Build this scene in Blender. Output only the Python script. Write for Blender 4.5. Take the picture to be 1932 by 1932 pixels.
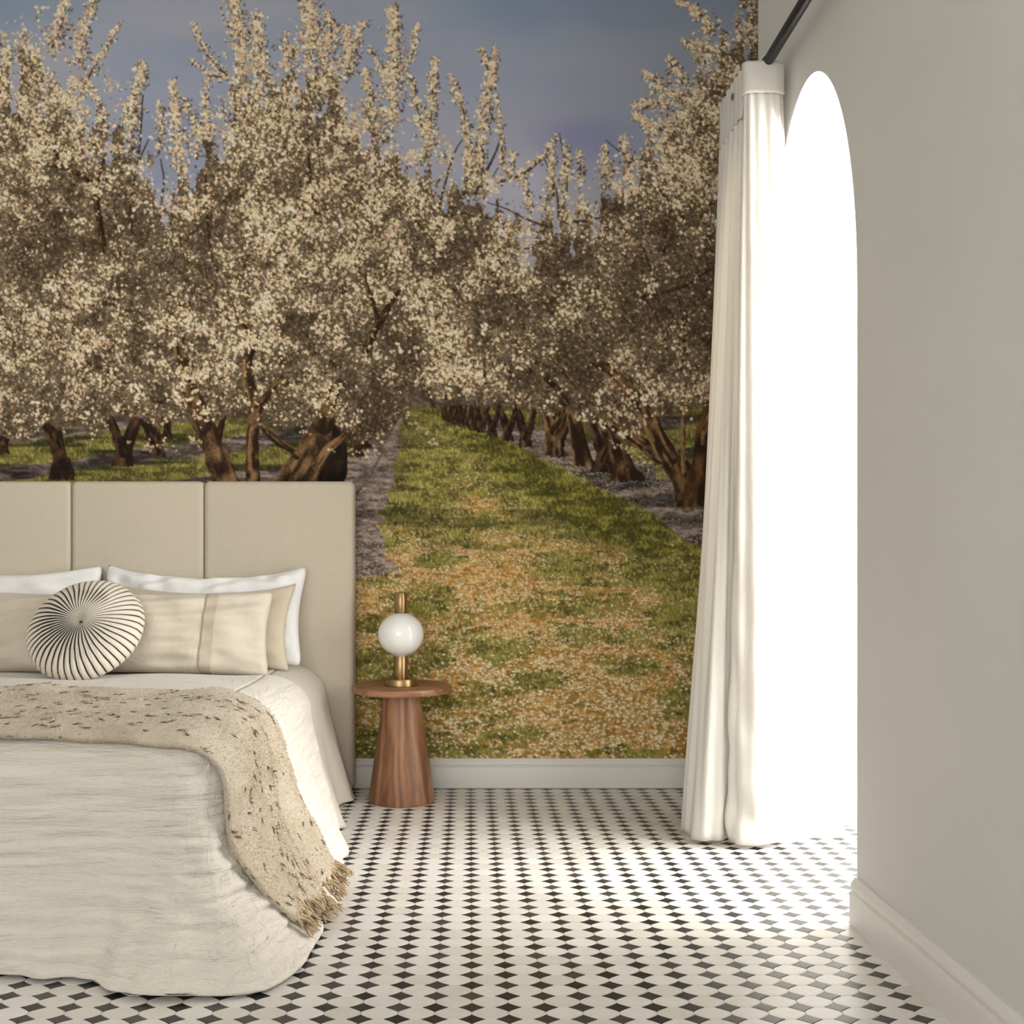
import bpy, bmesh, math, random
import numpy as np
from mathutils import Vector, Matrix, Euler

for o in list(bpy.data.objects): bpy.data.objects.remove(o)
scene = bpy.context.scene
COL = scene.collection
random.seed(4)

# =====================================================================  camera
H_EYE, F_PX, D_BACK = 0.946, 2000.0, 4.30
cam_data = bpy.data.cameras.new('camera')
cam_data.sensor_width = 36.0
cam_data.lens = 36.0 * F_PX / 1932.0
cam_data.shift_x = (966 - 885) / 1932.0
cam_data.shift_y = (1045 - 966) / 1932.0
cam_data.clip_start = 0.02
cam = bpy.data.objects.new('camera', cam_data); COL.objects.link(cam)
cam.location = (0, 0, H_EYE); cam.rotation_euler = (math.pi / 2, 0, 0)
scene.camera = cam

# =====================================================================  light
world = bpy.data.worlds.new('sky'); scene.world = world; world.use_nodes = True
wn = world.node_tree; bg = wn.nodes['Background']
sky = wn.nodes.new('ShaderNodeTexSky'); sky.sky_type = 'NISHITA'; sky.sun_elevation = math.radians(42); sky.sun_rotation = math.radians(60); sky.sun_disc = False
wn.links.new(sky.outputs[0], bg.inputs[0]); bg.inputs[1].default_value = 0.1
def area(name, loc, target, sx, sy, power, col, spread=180):
    l = bpy.data.lights.new(name, 'AREA'); l.shape = 'RECTANGLE'; l.size = sx; l.size_y = sy; l.energy = power; l.color = col; l.spread = math.radians(spread)
    o = bpy.data.objects.new(name, l); COL.objects.link(o); o.location = loc
    o.rotation_euler = (Vector(target) - Vector(loc)).to_track_quat('-Z', 'Y').to_euler()
    return o
# daylight in the tall window of the passage beyond the arch
area('passage_window_daylight', (3.12, 2.63, 1.70), (0.0, 2.63, 1.70), 1.95, 2.7, 245, (1.0, 0.985, 0.96))
# added room fill, set in two invented windows behind the photographer
area('added_room_fill', (-2.05, -2.42, 1.75), (-2.05, 4.0, 1.75), 1.3, 2.3, 42, (1.0, 0.98, 0.95))
area('added_room_fill', (-0.35, -2.42, 1.75), (-0.35, 4.0, 1.75), 1.3, 2.3, 42, (1.0, 0.98, 0.95))
scene.view_settings.view_transform = 'Standard'; scene.view_settings.look = 'None'
scene.view_settings.exposure = 0.38; scene.view_settings.gamma = 1.0; scene.view_settings.use_curve_mapping = False

# =====================================================================  helpers
def lin(r, g, b):
    f = lambda c: (c / 255 / 12.92) if c / 255 <= .04045 else ((c / 255 + .055) / 1.055) ** 2.4
    return (f(r), f(g), f(b), 1)
class NT:
    """small wrapper around a node tree"""
    def __init__(s, name):
        s.mat = bpy.data.materials.new(name); s.mat.use_nodes = True; s.t = s.mat.node_tree
        s.b = s.t.nodes['Principled BSDF']; s.out = s.t.nodes['Material Output']
    def n(s, typ, **k):
        nd = s.t.nodes.new(typ)
        for a, v in k.items():
            if a == 'inp':
                for i, x in v.items(): nd.inputs[i].default_value = x
            else: setattr(nd, a, v)
        return nd
    def l(s, a, b): s.t.links.new(a, b)
    def coord(s, scale=(1, 1, 1), rot=(0, 0, 0), which='Object'):
        c = s.n('ShaderNodeTexCoord'); m = s.n('ShaderNodeMapping'); m.inputs['Scale'].default_value = scale; m.inputs['Rotation'].default_value = rot
        s.l(c.outputs[which], m.inputs['Vector']); return m.outputs[0]
    def noise(s, vec, scale, detail=3, rough=.5, dist=0):
        k = s.n('ShaderNodeTexNoise', inp={'Scale': scale, 'Detail': detail, 'Roughness': rough, 'Distortion': dist}); s.l(vec, k.inputs['Vector']); return k.outputs['Fac']
    def ramp(s, fac, stops, interp='LINEAR'):
        r = s.n('ShaderNodeValToRGB'); r.color_ramp.interpolation = interp; e = r.color_ramp.elements
        while len(e) < len(stops): e.new(.5)
        for k, (p, c) in enumerate(stops): e[k].position = p; e[k].color = c if len(c) == 4 else (*c, 1)
        s.l(fac, r.inputs[0]); return r.outputs[0]
    def mix(s, fac, a, b, typ='MIX'):
        m = s.n('ShaderNodeMix', data_type='RGBA', blend_type=typ)
        for sock, v in ((m.inputs[0], fac), (m.inputs[6], a), (m.inputs[7], b)):
            if hasattr(v, 'is_linked'): s.l(v, sock)
            else: sock.default_value = v
        return m.outputs[2]
    def math(s, op, a, b=0., c=0.):
        m = s.n('ShaderNodeMath', operation=op)
        for sock, v in zip(m.inputs, (a, b, c)):
            if hasattr(v, 'is_linked'): s.l(v, sock)
            else: sock.default_value = v
        return m.outputs[0]
    def bump(s, height, strength=.3, dist=.01, normal=None):
        b = s.n('ShaderNodeBump', inp={'Strength': strength, 'Distance': dist}); s.l(height, b.inputs['Height'])
        if normal is not None: s.l(normal, b.inputs['Normal'])
        return b.outputs[0]
    def set(s, col=None, rough=None, normal=None, **k):
        for key, v in (('Base Color', col), ('Roughness', rough), ('Normal', normal), *k.items()):
            if v is None: continue
            if hasattr(v, 'is_linked'): s.l(v, s.b.inputs[key])
            else: s.b.inputs[key].default_value = v
        return s.mat
def link(o, parent=None):
    COL.objects.link(o)
    if parent is not None: o.parent = parent
    return o
def mesh_obj(name, verts, faces, mat=None, parent=None, smooth=True):
    me = bpy.data.meshes.new(name); me.from_pydata([tuple(v) for v in verts], [], [tuple(f) for f in faces]); me.update()
    if smooth: me.polygons.foreach_set('use_smooth', [True] * len(me.polygons))
    if mat: me.materials.append(mat)
    return link(bpy.data.objects.new(name, me), parent)
def bm_obj(name, bm, mat=None, parent=None, smooth=False):
    me = bpy.data.meshes.new(name); bm.normal_update(); bm.to_mesh(me); bm.free()
    if smooth: me.polygons.foreach_set('use_smooth', [True] * len(me.polygons))
    if mat: me.materials.append(mat)
    return link(bpy.data.objects.new(name, me), parent)
def auto_smooth(o, ang=40):
    me = o.data; me.polygons.foreach_set('use_smooth', [True] * len(me.polygons)); me.set_sharp_from_angle(angle=math.radians(ang)); return o
def box_bm(x0, x1, y0, y1, z0, z1, bev=0., seg=2, bm=None):
    new = bmesh.new()
    r = bmesh.ops.create_cube(new, size=1)
    for v in new.verts: v.co = Vector(((x0 + x1) / 2 + v.co.x * (x1 - x0), (y0 + y1) / 2 + v.co.y * (y1 - y0), (z0 + z1) / 2 + v.co.z * (z1 - z0)))
    if bev: bmesh.ops.bevel(new, geom=new.edges[:], offset=bev, segments=seg, profile=.5, affect='EDGES')
    if bm is None: return new
    me = bpy.data.meshes.new('t'); new.to_mesh(me); new.free(); bm.from_mesh(me); bpy.data.meshes.remove(me); return bm
def lathe(name, prof, mat, parent=None, seg=64, loc=(0, 0, 0)):
    v, f = [], []
    for r, z in prof:
        for k in range(seg):
            a = 2 * math.pi * k / seg; v.append((loc[0] + r * math.cos(a), loc[1] + r * math.sin(a), loc[2] + z))
    n = len(prof)
    for i in range(n - 1):
        for k in range(seg):
            k2 = (k + 1) % seg; f.append((i * seg + k, i * seg + k2, (i + 1) * seg + k2, (i + 1) * seg + k))
    f.append(tuple(range(seg))[::-1]); f.append(tuple((n - 1) * seg + k for k in range(seg)))
    return auto_smooth(mesh_obj(name, v, f, mat, parent), 35)
def grid_obj(name, P, mat, parent=None, solid=0., offset=0., close_u=False):
    """P: array (nu, nv, 3)"""
    nu, nv = P.shape[:2]; idx = np.arange(nu * nv).reshape(nu, nv)
    a = idx if not close_u else np.vstack([idx, idx[:1]])
    q = np.stack([a[:-1, :-1], a[1:, :-1], a[1:, 1:], a[:-1, 1:]], -1).reshape(-1, 4)
    me = bpy.data.meshes.new(name); me.vertices.add(nu * nv); me.vertices.foreach_set('co', P.reshape(-1).astype(np.float32))
    me.loops.add(q.size); me.loops.foreach_set('vertex_index', q.reshape(-1).astype(np.int32))
    me.polygons.add(len(q)); me.polygons.foreach_set('loop_start', (np.arange(len(q)) * 4).astype(np.int32))
    me.polygons.foreach_set('use_smooth', np.ones(len(q), bool)); me.update(calc_edges=True); me.validate()
    if mat: me.materials.append(mat)
    o = link(bpy.data.objects.new(name, me), parent)
    if solid:
        m = o.modifiers.new('thickness', 'SOLIDIFY'); m.thickness = solid; m.offset = offset; m.use_even_offset = False
    return o
def tube_grid(P, R, seg=12):
    """closed tube along polyline P with radii R -> (nu, seg, 3) grid"""
    P = [Vector(p) for p in P]; out = []; up = Vector((0, 0, 1))
    for i, p in enumerate(P):
        t = (P[min(i + 1, len(P) - 1)] - P[max(i - 1, 0)]).normalized()
        a = t.cross(up); a = a.normalized() if a.length > 1e-4 else t.orthogonal().normalized(); b = t.cross(a)
        out.append([p + (a * math.cos(2 * math.pi * k / seg) + b * math.sin(2 * math.pi * k / seg)) * R[i] for k in range(seg)])
    return out
def tube(name, P, R, mat, parent=None, seg=12):
    g = tube_grid(P, R, seg); v = [q for r in g for q in r]; f = []; n = len(g)
    for i in range(n - 1):
        for k in range(seg): f.append((i * seg + k, i * seg + (k + 1) % seg, (i + 1) * seg + (k + 1) % seg, (i + 1) * seg + k))
    f.append(tuple(range(seg))[::-1]); f.append(tuple((n - 1) * seg + k for k in range(seg)))
    return auto_smooth(mesh_obj(name, v, f, mat, parent), 50)
def thing(name, label, cat, loc=(0, 0, 0), group=None):
    o = bpy.data.objects.new(name, None); o.empty_display_size = .05; link(o); o.location = loc
    return tag(o, label, cat, group)
def tag(o, label, cat, group=None):
    o['label'] = label; o['category'] = cat
    if group: o['group'] = group
    return o
def struct(o, label=None):
    o['kind'] = 'structure'
    if label: o['label'] = label
    return o
def sprofile(name, prof, path, mat, parent=None):
    """sweep a 2D profile (offset from wall, height) along a straight path given as (origin, direction, length, outward)"""
    o_, d_, L, n_ = Vector(path[0]), Vector(path[1]), path[2], Vector(path[3]); v = []
    for s in (0, L):
        for a, z in prof: v.append(o_ + d_ * s + n_ * a + Vector((0, 0, z)))
    n = len(prof); f = [(k, (k + 1) % n, n + (k + 1) % n, n + k) for k in range(n)]
    f.append(tuple(range(n))[::-1]); f.append(tuple(range(n, 2 * n)))
    ob = mesh_obj(name, v, f, mat, parent, smooth=False)
    bm = bmesh.new(); bm.from_mesh(ob.data); bmesh.ops.recalc_face_normals(bm, faces=bm.faces[:]); bm.to_mesh(ob.data); bm.free()
    return auto_smooth(ob, 30)
# ---------- the printed picture of the mural: an orchard in blossom, drawn with numpy ----------
def paint_mural(OX=-700, OY=-110, W=2136, H=1546, seed=5):
    rng = np.random.default_rng(seed)
    def grid_noise(w, h, cx, cy, r=None):
        r = r or rng
        gx, gy = int(w / cx) + 3, int(h / cy) + 3
        g = r.random((gy, gx)).astype(np.float32)
        x = np.arange(w, dtype=np.float32) / cx; y = np.arange(h, dtype=np.float32) / cy
        x0 = x.astype(int); y0 = y.astype(int); fx = x - x0; fy = y - y0
        fx = fx * fx * (3 - 2 * fx); fy = (fy * fy * (3 - 2 * fy))[:, None]
        top = g[y0][:, x0] * (1 - fx) + g[y0][:, x0 + 1] * fx
        bot = g[y0 + 1][:, x0] * (1 - fx) + g[y0 + 1][:, x0 + 1] * fx
        return top * (1 - fy) + bot * fy
    def fbm(cx, cy, o=3, w=W, h=H):
        s = 0; a = 1; t = 0
        for i in range(o):
            s = s + a * grid_noise(w, h, max(cx / 2 ** i, 1.01), max(cy / 2 ** i, 1.01)); t += a; a *= .55
        return s / t
    C = lambda *c: np.array(c, np.float32) / 255
    img = np.zeros((H, W, 3), np.float32)
    YY, XX = np.mgrid[0:H, 0:W].astype(np.float32); XX += OX; YY += OY
    sm = lambda a, b, x: np.clip((x - a) / (b - a), 0, 1) ** 2 * (3 - 2 * np.clip((x - a) / (b - a), 0, 1))
    def mix(a, b, t):
        return a + (b - a) * t[..., None]
    def put(col, alpha):
        nonlocal img
        img += (col - img) * alpha[..., None]
    def poly(pts):
        m = np.zeros((H, W), bool); n = len(pts)
        ys = np.arange(H) + OY + .01
        xs = np.arange(W) + OX
        cnt = np.zeros((H, W), np.int8)
        for i in range(n):
            (x1, y1), (x2, y2) = pts[i], pts[(i + 1) % n]
            if y1 == y2: continue
            lo, hi = min(y1, y2), max(y1, y2)
            r = np.where((ys >= lo) & (ys < hi))[0]
            xc = x1 + (ys[r] - y1) * (x2 - x1) / (y2 - y1)
            cnt[r] += (xs[None, :] < xc[:, None])
        return (cnt % 2 == 1)
    def warp(mask, amp, cx, cy):                       # ragged outline
        dx = ((fbm(cx, cy, 3) - .5) * 2 * amp).astype(int); dy = ((fbm(cx, cy, 3) - .5) * 2 * amp).astype(int)
        yy = np.clip(np.arange(H)[:, None] + dy, 0, H - 1); xx = np.clip(np.arange(W)[None, :] + dx, 0, W - 1)
        return mask[yy, xx].astype(np.float32)
    def blur(a, k):
        for ax in (0, 1):
            p = np.pad(a, [(k, k) if i == ax else (0, 0) for i in range(a.ndim)], mode='edge')
            c = np.cumsum(p, axis=ax, dtype=np.float64)
            z = np.zeros_like(np.take(c, [0], ax)); c = np.concatenate([z, c], ax)
            n = 2 * k + 1
            if ax == 0: a = ((c[n:] - c[:-n]) / n).astype(np.float32)
            else: a = ((c[:, n:] - c[:, :-n]) / n).astype(np.float32)
        return a
    def interp(x, pts):
        p = np.array(pts, np.float32); return np.interp(x, p[:, 0], p[:, 1])
    # ---------- sky
    t = np.clip(YY / 420, 0, 1)
    sky = mix(C(112, 128, 146) * np.ones((H, W, 1), np.float32), C(139, 141, 156), t ** .8)
    cl = fbm(420, 130, 4)
    sky = mix(sky, C(146, 143, 150), sm(.42, .75, cl) * .55)
    sky = mix(sky, C(102, 116, 142), sm(.5, .25, cl) * .55)
    sky = mix(sky, C(110, 118, 128), sm(950, 1330, XX) * .6)
    sky = mix(sky, C(106, 112, 146), np.exp(-((XX - 1110) / 110) ** 2 - ((YY - 262) / 48) ** 2) * .8)
    sky = mix(sky, C(152, 152, 166), np.exp(-((XX - 985) / 60) ** 2 - ((YY - 345) / 60) ** 2) * .7)
    g_ = sky.mean(-1, keepdims=True); img[:] = (g_ + (sky - g_) * .82) * 1.11
    put(mix(C(70, 57, 42) * np.ones((H, W, 1), np.float32), C(112, 100, 84), sm(.3, .7, fbm(8, 7, 3))), sm(470, 560, YY + (fbm(40, 40, 2) - .5) * 60))
    # ---------- ground
    VY = 772.
    d = np.clip((YY - VY) / 660, .004, 1)              # 0 far, 1 near
    blades = fbm(2.2, 4.5, 2); tuft = fbm(26, 9, 3); patch = fbm(120, 30, 4); patch2 = fbm(60, 20, 4); streak = fbm(16, 5, 3)
    grass = mix(mix(C(84, 80, 36) * np.ones((H, W, 1), np.float32), C(132, 125, 62), sm(.25, .7, tuft)), C(164, 154, 92), sm(.5, .8, blades) * .6)
    grass = grass * (.78 + .44 * blades)[..., None]
    gm = (YY > VY - 4 + (fbm(40, 40, 2) - .5) * 8)
    straw = mix(C(148, 110, 54) * np.ones((H, W, 1), np.float32), C(192, 154, 92), sm(.3, .75, streak))
    straw = mix(straw, C(120, 108, 46), sm(.5, .75, tuft) * .5) * (.82 + .36 * blades)[..., None]
    soil = mix(C(92, 78, 68) * np.ones((H, W, 1), np.float32), C(150, 135, 122), sm(.3, .7, streak)) * (.7 + .6 * fbm(4, 2.2, 2))[..., None]
    soil = soil * (1 - .28 * sm(.48, .6, fbm(150, 15, 2)))[..., None]
    # how much straw shows in the lane: more towards the viewer and along the wheel tracks
    lane = sm(940, 1090, YY + (patch2 - .5) * 90)
    tr = np.exp(-((XX - (862 + (YY - 880) * .55)) / (20 + (YY - 880).clip(0) * .32)) ** 2) * sm(860, 960, YY)
    st = np.clip(lane * sm(.34, .56, patch) + tr * .8 * sm(.3, .55, patch2) + sm(1150, 1420, YY) * .35, 0, 1)
    st = np.where((XX > 1180) & (YY < 1100), st * .25, st)
    for gx, gy, rx, ry, k in ((945, 1225, 70, 26, 1.), (1010, 1285, 60, 20, 1.), (1300, 1160, 75, 36, 1.), (1090, 1200, 60, 22, .7), (1190, 1255, 60, 20, .8), (960, 1385, 70, 18, .8), (870, 1415, 90, 14, .9), (1290, 1330, 50, 30, .7), (800, 1245, 45, 34, .8), (790, 1130, 60, 24, .7),
                              (1080, 1140, 130, 26, .6), (860, 1150, 60, 18, .5), (700, 1400, 60, 30, .8), (1130, 1085, 70, 14, .6), (1200, 1420, 90, 10, .8), (1260, 1070, 90, 46, 1.), (870, 1200, 50, 16, .7)):
        e = ((XX - gx - (patch2 - .5) * 90) / rx) ** 2 + ((YY - gy - (tuft - .5) * 40) / ry) ** 2
        st = st * (1 - k * sm(1.5, .5, e))
    fleck = fbm(9, 4, 2)
    lanecol = mix(grass, straw, sm(.2, .8, st * .9 + (blades - .5) * .5 + (fleck - .5) * 1.1))
    g = lanecol
    # shade of the trees over the lane
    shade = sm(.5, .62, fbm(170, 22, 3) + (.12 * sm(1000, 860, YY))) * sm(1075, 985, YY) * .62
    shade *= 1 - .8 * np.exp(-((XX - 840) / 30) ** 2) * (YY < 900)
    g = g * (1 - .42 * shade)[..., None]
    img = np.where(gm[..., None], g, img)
    # darker mound of long grass along the right edge of the lane
    mound = warp(poly([(795, 772), (830, 778), (900, 800), (960, 835), (1040, 878), (1130, 925), (1230, 975), (1300, 1030), (1240, 1050), (1150, 1028), (1060, 985), (985, 930), (925, 880), (880, 838), (820, 800)]), 22, 30, 18)
    put(mix(C(66, 65, 24) * np.ones((H, W, 1), np.float32), C(130, 124, 50), sm(.35, .75, tuft * .6 + blades * .4)) * (.8 + .4 * blades)[..., None], blur(mound, 2) * .9)
    # strips of fallen petals on bare soil
    sl = warp(poly([(764, 786), (752, 832), (742, 900), (726, 958), (716, 1000), (732, 1056), (768, 1074), (700, 1092), (560, 1100), (300, 1000), (520, 905), (640, 860), (742, 800)]), 18, 26, 12)
    put(soil, blur(sl, 1))
    sr = warp(poly([(820, 772), (880, 793), (940, 824), (1030, 868), (1130, 920), (1230, 968), (1300, 1022), (1440, 1046), (1440, 950), (1240, 880), (1080, 826), (960, 792)]), 8, 20, 8)
    put(soil * .98, blur(sr, 1))
    rs = (sm(.45, .6, fbm(160, 18, 2)) * sr * .35)
    img *= (1 - rs)[..., None]
    # left ground: bands of grass and soil behind the trunks
    lg = ((XX < 690) & (YY > 772) & (YY < 1000)) & ~((XX > 640 - (YY - 860) * .5) & (YY > 850))
    bandv = np.sin((YY - 772 + (XX + 200) * .13) * .095) + (fbm(90, 12, 2) - .5) * 1.2
    lcol = mix(grass * .92, soil * .95, sm(.25, .5, bandv))
    lcol = lcol * (1 - .45 * sm(.5, .65, fbm(120, 14, 2)))[..., None]
    img = np.where(lg[..., None], lcol, img)
    rg = (XX > 1235) & (YY > 772) & (YY < 905)
    img = np.where(rg[..., None], mix(grass * .85, soil * .6, sm(.4, .7, bandv)), img)
    # ---------- stamps
    def stamp(px, py, sprites, cols, pick, alpha=1.):
        """sprites: list of (alpha(h,w), tint(h,w)); tint 1 = main colour, 0 = centre colour"""
        for k, (sa, sc) in enumerate(sprites):
            sel = np.where(pick == k)[0]
            if not len(sel): continue
            h, w = sa.shape
            ix = (px[sel] - OX).astype(int) - w // 2; iy = (py[sel] - OY).astype(int) - h // 2
            ok = (ix >= 0) & (iy >= 0) & (ix < W - w) & (iy < H - h); sel = sel[ok]; ix = ix[ok]; iy = iy[ok]
            base = (iy * W + ix)[:, None]
            off = (np.arange(h)[:, None] * W + np.arange(w)[None, :]).ravel()[None]
            nz = np.where(sa.ravel() > .04)[0]
            idx = base + off[:, nz]
            a = sa.ravel()[nz][None, :, None] * alpha
            tint = sc.ravel()[nz][None, :, None]
            col = cols[0][sel][:, None, :] * tint + cols[1][sel][:, None, :] * (1 - tint)
            flat = img.reshape(-1, 3)
            flat[idx] = flat[idx] * (1 - a) + col * a
    def flower(size, squash, rot, petals=5):
        n = int(size) + 3; n += 1 - n % 2; ss = 5
        q = (np.arange(n * ss) + .5) / ss - n / 2
        x, y = np.meshgrid(q, q); c, s = np.cos(rot), np.sin(rot)
        u = c * x + s * y; v = (-s * x + c * y) / squash
        r = np.hypot(u, v); a = np.arctan2(v, u)
        ex = R_(4); R = size / 2 * (.58 + .42 * np.abs(np.cos(a * petals / 2))) * (1 + .28 * np.sin(a + ex[0] * 6.28) + .2 * np.sin(2 * a + ex[1] * 6.28))
        m = (r < R).astype(np.float32)
        cxo, cyo = (ex[2] - .5) * size * .3, (ex[3] - .5) * size * .3
        core = 1 - (np.hypot(u - cxo, v - cyo) < size * (.08 + .09 * ex[0])).astype(np.float32) * (.9 if ex[1] < .7 else .3)
        core *= 1 - .18 * (np.abs(np.sin(a * petals / 2)) > .85) - .1 * (r > R * .8) - .2 * ((u * np.cos(ex[2] * 6.28) + v * np.sin(ex[2] * 6.28)) > size * .12)
        f = lambda z: z.reshape(n, ss, n, ss).mean((1, 3))
        ma = f(m); return ma, np.where(ma > 0, f(core * m) / np.maximum(ma, 1e-3), 1)
    def blob(w_, h_, rot, ss=5):
        n = int(max(w_, h_)) + 3; n += 1 - n % 2
        q = (np.arange(n * ss) + .5) / ss - n / 2
        x, y = np.meshgrid(q, q); c, s = np.cos(rot), np.sin(rot)
        m = ((((c * x + s * y) / w_ * 2) ** 2 + ((-s * x + c * y) / h_ * 2) ** 2) < 1).astype(np.float32)
        ma = m.reshape(n, ss, n, ss).mean((1, 3)); return ma, np.ones_like(ma)
    R_ = rng.random
    def fl_set(s0, s1, n):
        return [flower(s0 + (s1 - s0) * R_(), .34 + .66 * R_(), R_() * 6.28, 3 + int(R_() * 3)) for _ in range(n)]
    F_small = fl_set(2.6, 4.8, 24); F_mid = fl_set(4.2, 7.0, 34); F_big = fl_set(5.5, 8.8, 34); F_huge = fl_set(7.5, 11, 22)
    twigs = [blob(5 + 13 * R_(), 1.1 + .5 * R_(), R_() * 3.14) for _ in range(26)]
    leaf = [blob(2.2 + 2 * R_(), 1.5 + .8 * R_(), R_() * 3.14) for _ in range(12)]
    def at(arr, px, py):
        return arr[np.clip((py - OY).astype(int), 0, H - 1), np.clip((px - OX).astype(int), 0, W - 1)]
    def jit(base, n, amt, lum=0.):
        amt = amt * .5; lum = lum * 1.25
        c = np.repeat(np.array(base, np.float32)[None] / 255, n, 0)
        c *= 1 + (R_((n, 1)).astype(np.float32) - .5) * 2 * lum
        return np.clip(c + (R_((n, 3)).astype(np.float32) - .5) * 2 * amt / 255, 0, 1)
    def pts(n, x0=OX, x1=OX + W, y0=OY, y1=OY + H):
        return (x0 + R_(n) * (x1 - x0)).astype(np.float32), (y0 + R_(n) * (y1 - y0)).astype(np.float32)
    # ---------- strokes: trunks, limbs, branches
    def stroke(P, rad, c_dark, c_lit, lit=.5, rough=.25, light=(-.7, -.5), alpha=1., foot=None):
        P = np.array(P, np.float32); rad = np.array(rad, np.float32)
        # resample smooth (Catmull-Rom)
        Q = [P[0] * 2 - P[1]] + list(P) + [P[-1] * 2 - P[-2]]; out = []; ro = []
        for i in range(1, len(Q) - 2):
            n = max(2, int(np.hypot(*(Q[i + 1] - Q[i])) / 5))
            for k in range(n):
                s = k / n; a, b, c, dd = Q[i - 1], Q[i], Q[i + 1], Q[i + 2]
                out.append(.5 * (2 * b + (c - a) * s + (2 * a - 5 * b + 4 * c - dd) * s * s + (3 * b - a - 3 * c + dd) * s ** 3)); ro.append(rad[i - 1] * (1 - s) + rad[i] * s)
        out.append(P[-1]); ro.append(rad[-1]); out = np.array(out); ro = np.array(ro)
        x0, y0 = out.min(0) - ro.max() - 3; x1, y1 = out.max(0) + ro.max() + 3
        ix0, iy0 = max(int(x0 - OX), 0), max(int(y0 - OY), 0); ix1, iy1 = min(int(x1 - OX), W), min(int(y1 - OY), H)
        if ix1 <= ix0 or iy1 <= iy0: return
        best = np.full((iy1 - iy0, ix1 - ix0), 9., np.float32); su = np.zeros_like(best); sv = np.zeros_like(best); sp = np.zeros_like(best)
        X = XX[iy0:iy1, ix0:ix1]; Y = YY[iy0:iy1, ix0:ix1]
        L = 0.
        for i in range(len(out) - 1):
            a, b = out[i], out[i + 1]; r = max(ro[i], ro[i + 1]) + 2
            jx0, jx1 = int(max(min(a[0], b[0]) - r - x0, 0)), int(max(a[0], b[0]) + r - x0) + 2
            jy0, jy1 = int(max(min(a[1], b[1]) - r - y0, 0)), int(max(a[1], b[1]) + r - y0) + 2
            sx, sy = (int(x0 - OX) - ix0), (int(y0 - OY) - iy0)
            S = (slice(max(jy0 + sy - 1, 0), max(jy1 + sy, 0)), slice(max(jx0 + sx - 1, 0), max(jx1 + sx, 0)))
            xs, ys = X[S], Y[S]
            if xs.size == 0: L += np.hypot(*(b - a)); continue
            ab = b - a; l2 = (ab ** 2).sum() + 1e-6
            tt = np.clip(((xs - a[0]) * ab[0] + (ys - a[1]) * ab[1]) / l2, 0, 1)
            dx, dy = xs - a[0] - tt * ab[0], ys - a[1] - tt * ab[1]
            rr = ro[i] * (1 - tt) + ro[i + 1] * tt
            q = np.hypot(dx, dy) / rr
            m = q < best[S]
            best[S] = np.where(m, q, best[S]); su[S] = np.where(m, L + tt * np.sqrt(l2), su[S])
            sv[S] = np.where(m, (dx * light[0] + dy * light[1]) / rr, sv[S])
            sp[S] = np.where(m, (dx * ab[1] - dy * ab[0]) / np.sqrt(l2) , sp[S])
            L += np.sqrt(l2)
        rad_m = ro.mean()
        lut = grid_noise(256, 256, 5., 5.)
        nz = lut[(su / max(rad_m * .32, 1.)).astype(int) % 256, ((sp * 12 / max(rad_m, 3.)) + .06 * su + 100).astype(int) % 256]
        nzb = grid_noise(best.shape[1], best.shape[0], max(rad_m * .8, 2), max(rad_m * 1.1, 2.5))
        nz2 = grid_noise(best.shape[1], best.shape[0], 2.2, 3.2)
        edge = best + (nzb - .5) * rough * 1.3
        al = np.clip((1 - edge) * rad_m * .9 + .3, 0, 1) * alpha
        k = np.clip(lit - .06 + .5 * sv + (nz - .5) * 1.5 + (nzb - .5) * .5 + (nz2 - .5) * .5, 0, 1)
        if foot is not None: al = al * (Y < foot + (nz2 - .5) * 5)
        col = mix(np.ones(best.shape + (1,), np.float32) * c_dark, c_lit, k)
        S = (slice(iy0, iy1), slice(ix0, ix1))
        img[S] = img[S] * (1 - al[..., None]) + col * al[..., None]
    DK, BR, LT = C(38, 25, 14), C(92, 64, 36), C(134, 104, 68)
    # ---------- fallen petals
    n = 190000; px, py = pts(n, x0=330, x1=1440, y0=790)
    dd = np.clip((py - VY) / 660, 0, 1)
    soilm = np.maximum(at(sl, px, py), at(sr, px, py))
    keep = R_(n) < np.clip((at(st, px, py) * .85 + soilm * 1.1 + .07) * (.45 + 1.0 * sm(.35, .6, at(patch2, px, py))), 0, 1) * (.125 + .58 * (1 - dd) ** 1.6)
    keep &= ~((px < 600) & (R_(n) < .6))
    px, py, dd, soilm = px[keep], py[keep], dd[keep], soilm[keep]; n = len(px)
    PS = []
    for s in (1.6, 2.1, 2.7, 3.4, 4.4):
        for j in range(5): PS.append(blob(s * (1.0 + .6 * R_()), s * (.42 + .4 * R_()), (R_() - .5) * 1.4))
    lev = np.clip((dd * 5.2 - .6 + R_(n) * 1.6 - .5).astype(int), 0, 4)
    pk = lev * 5 + (R_(n) * 5).astype(int)
    cols = jit((222, 205, 170), n, 7, .17)
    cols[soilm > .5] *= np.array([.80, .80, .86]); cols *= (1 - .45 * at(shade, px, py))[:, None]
    stamp(px, py, PS, (cols, cols), pk, .85)
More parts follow.
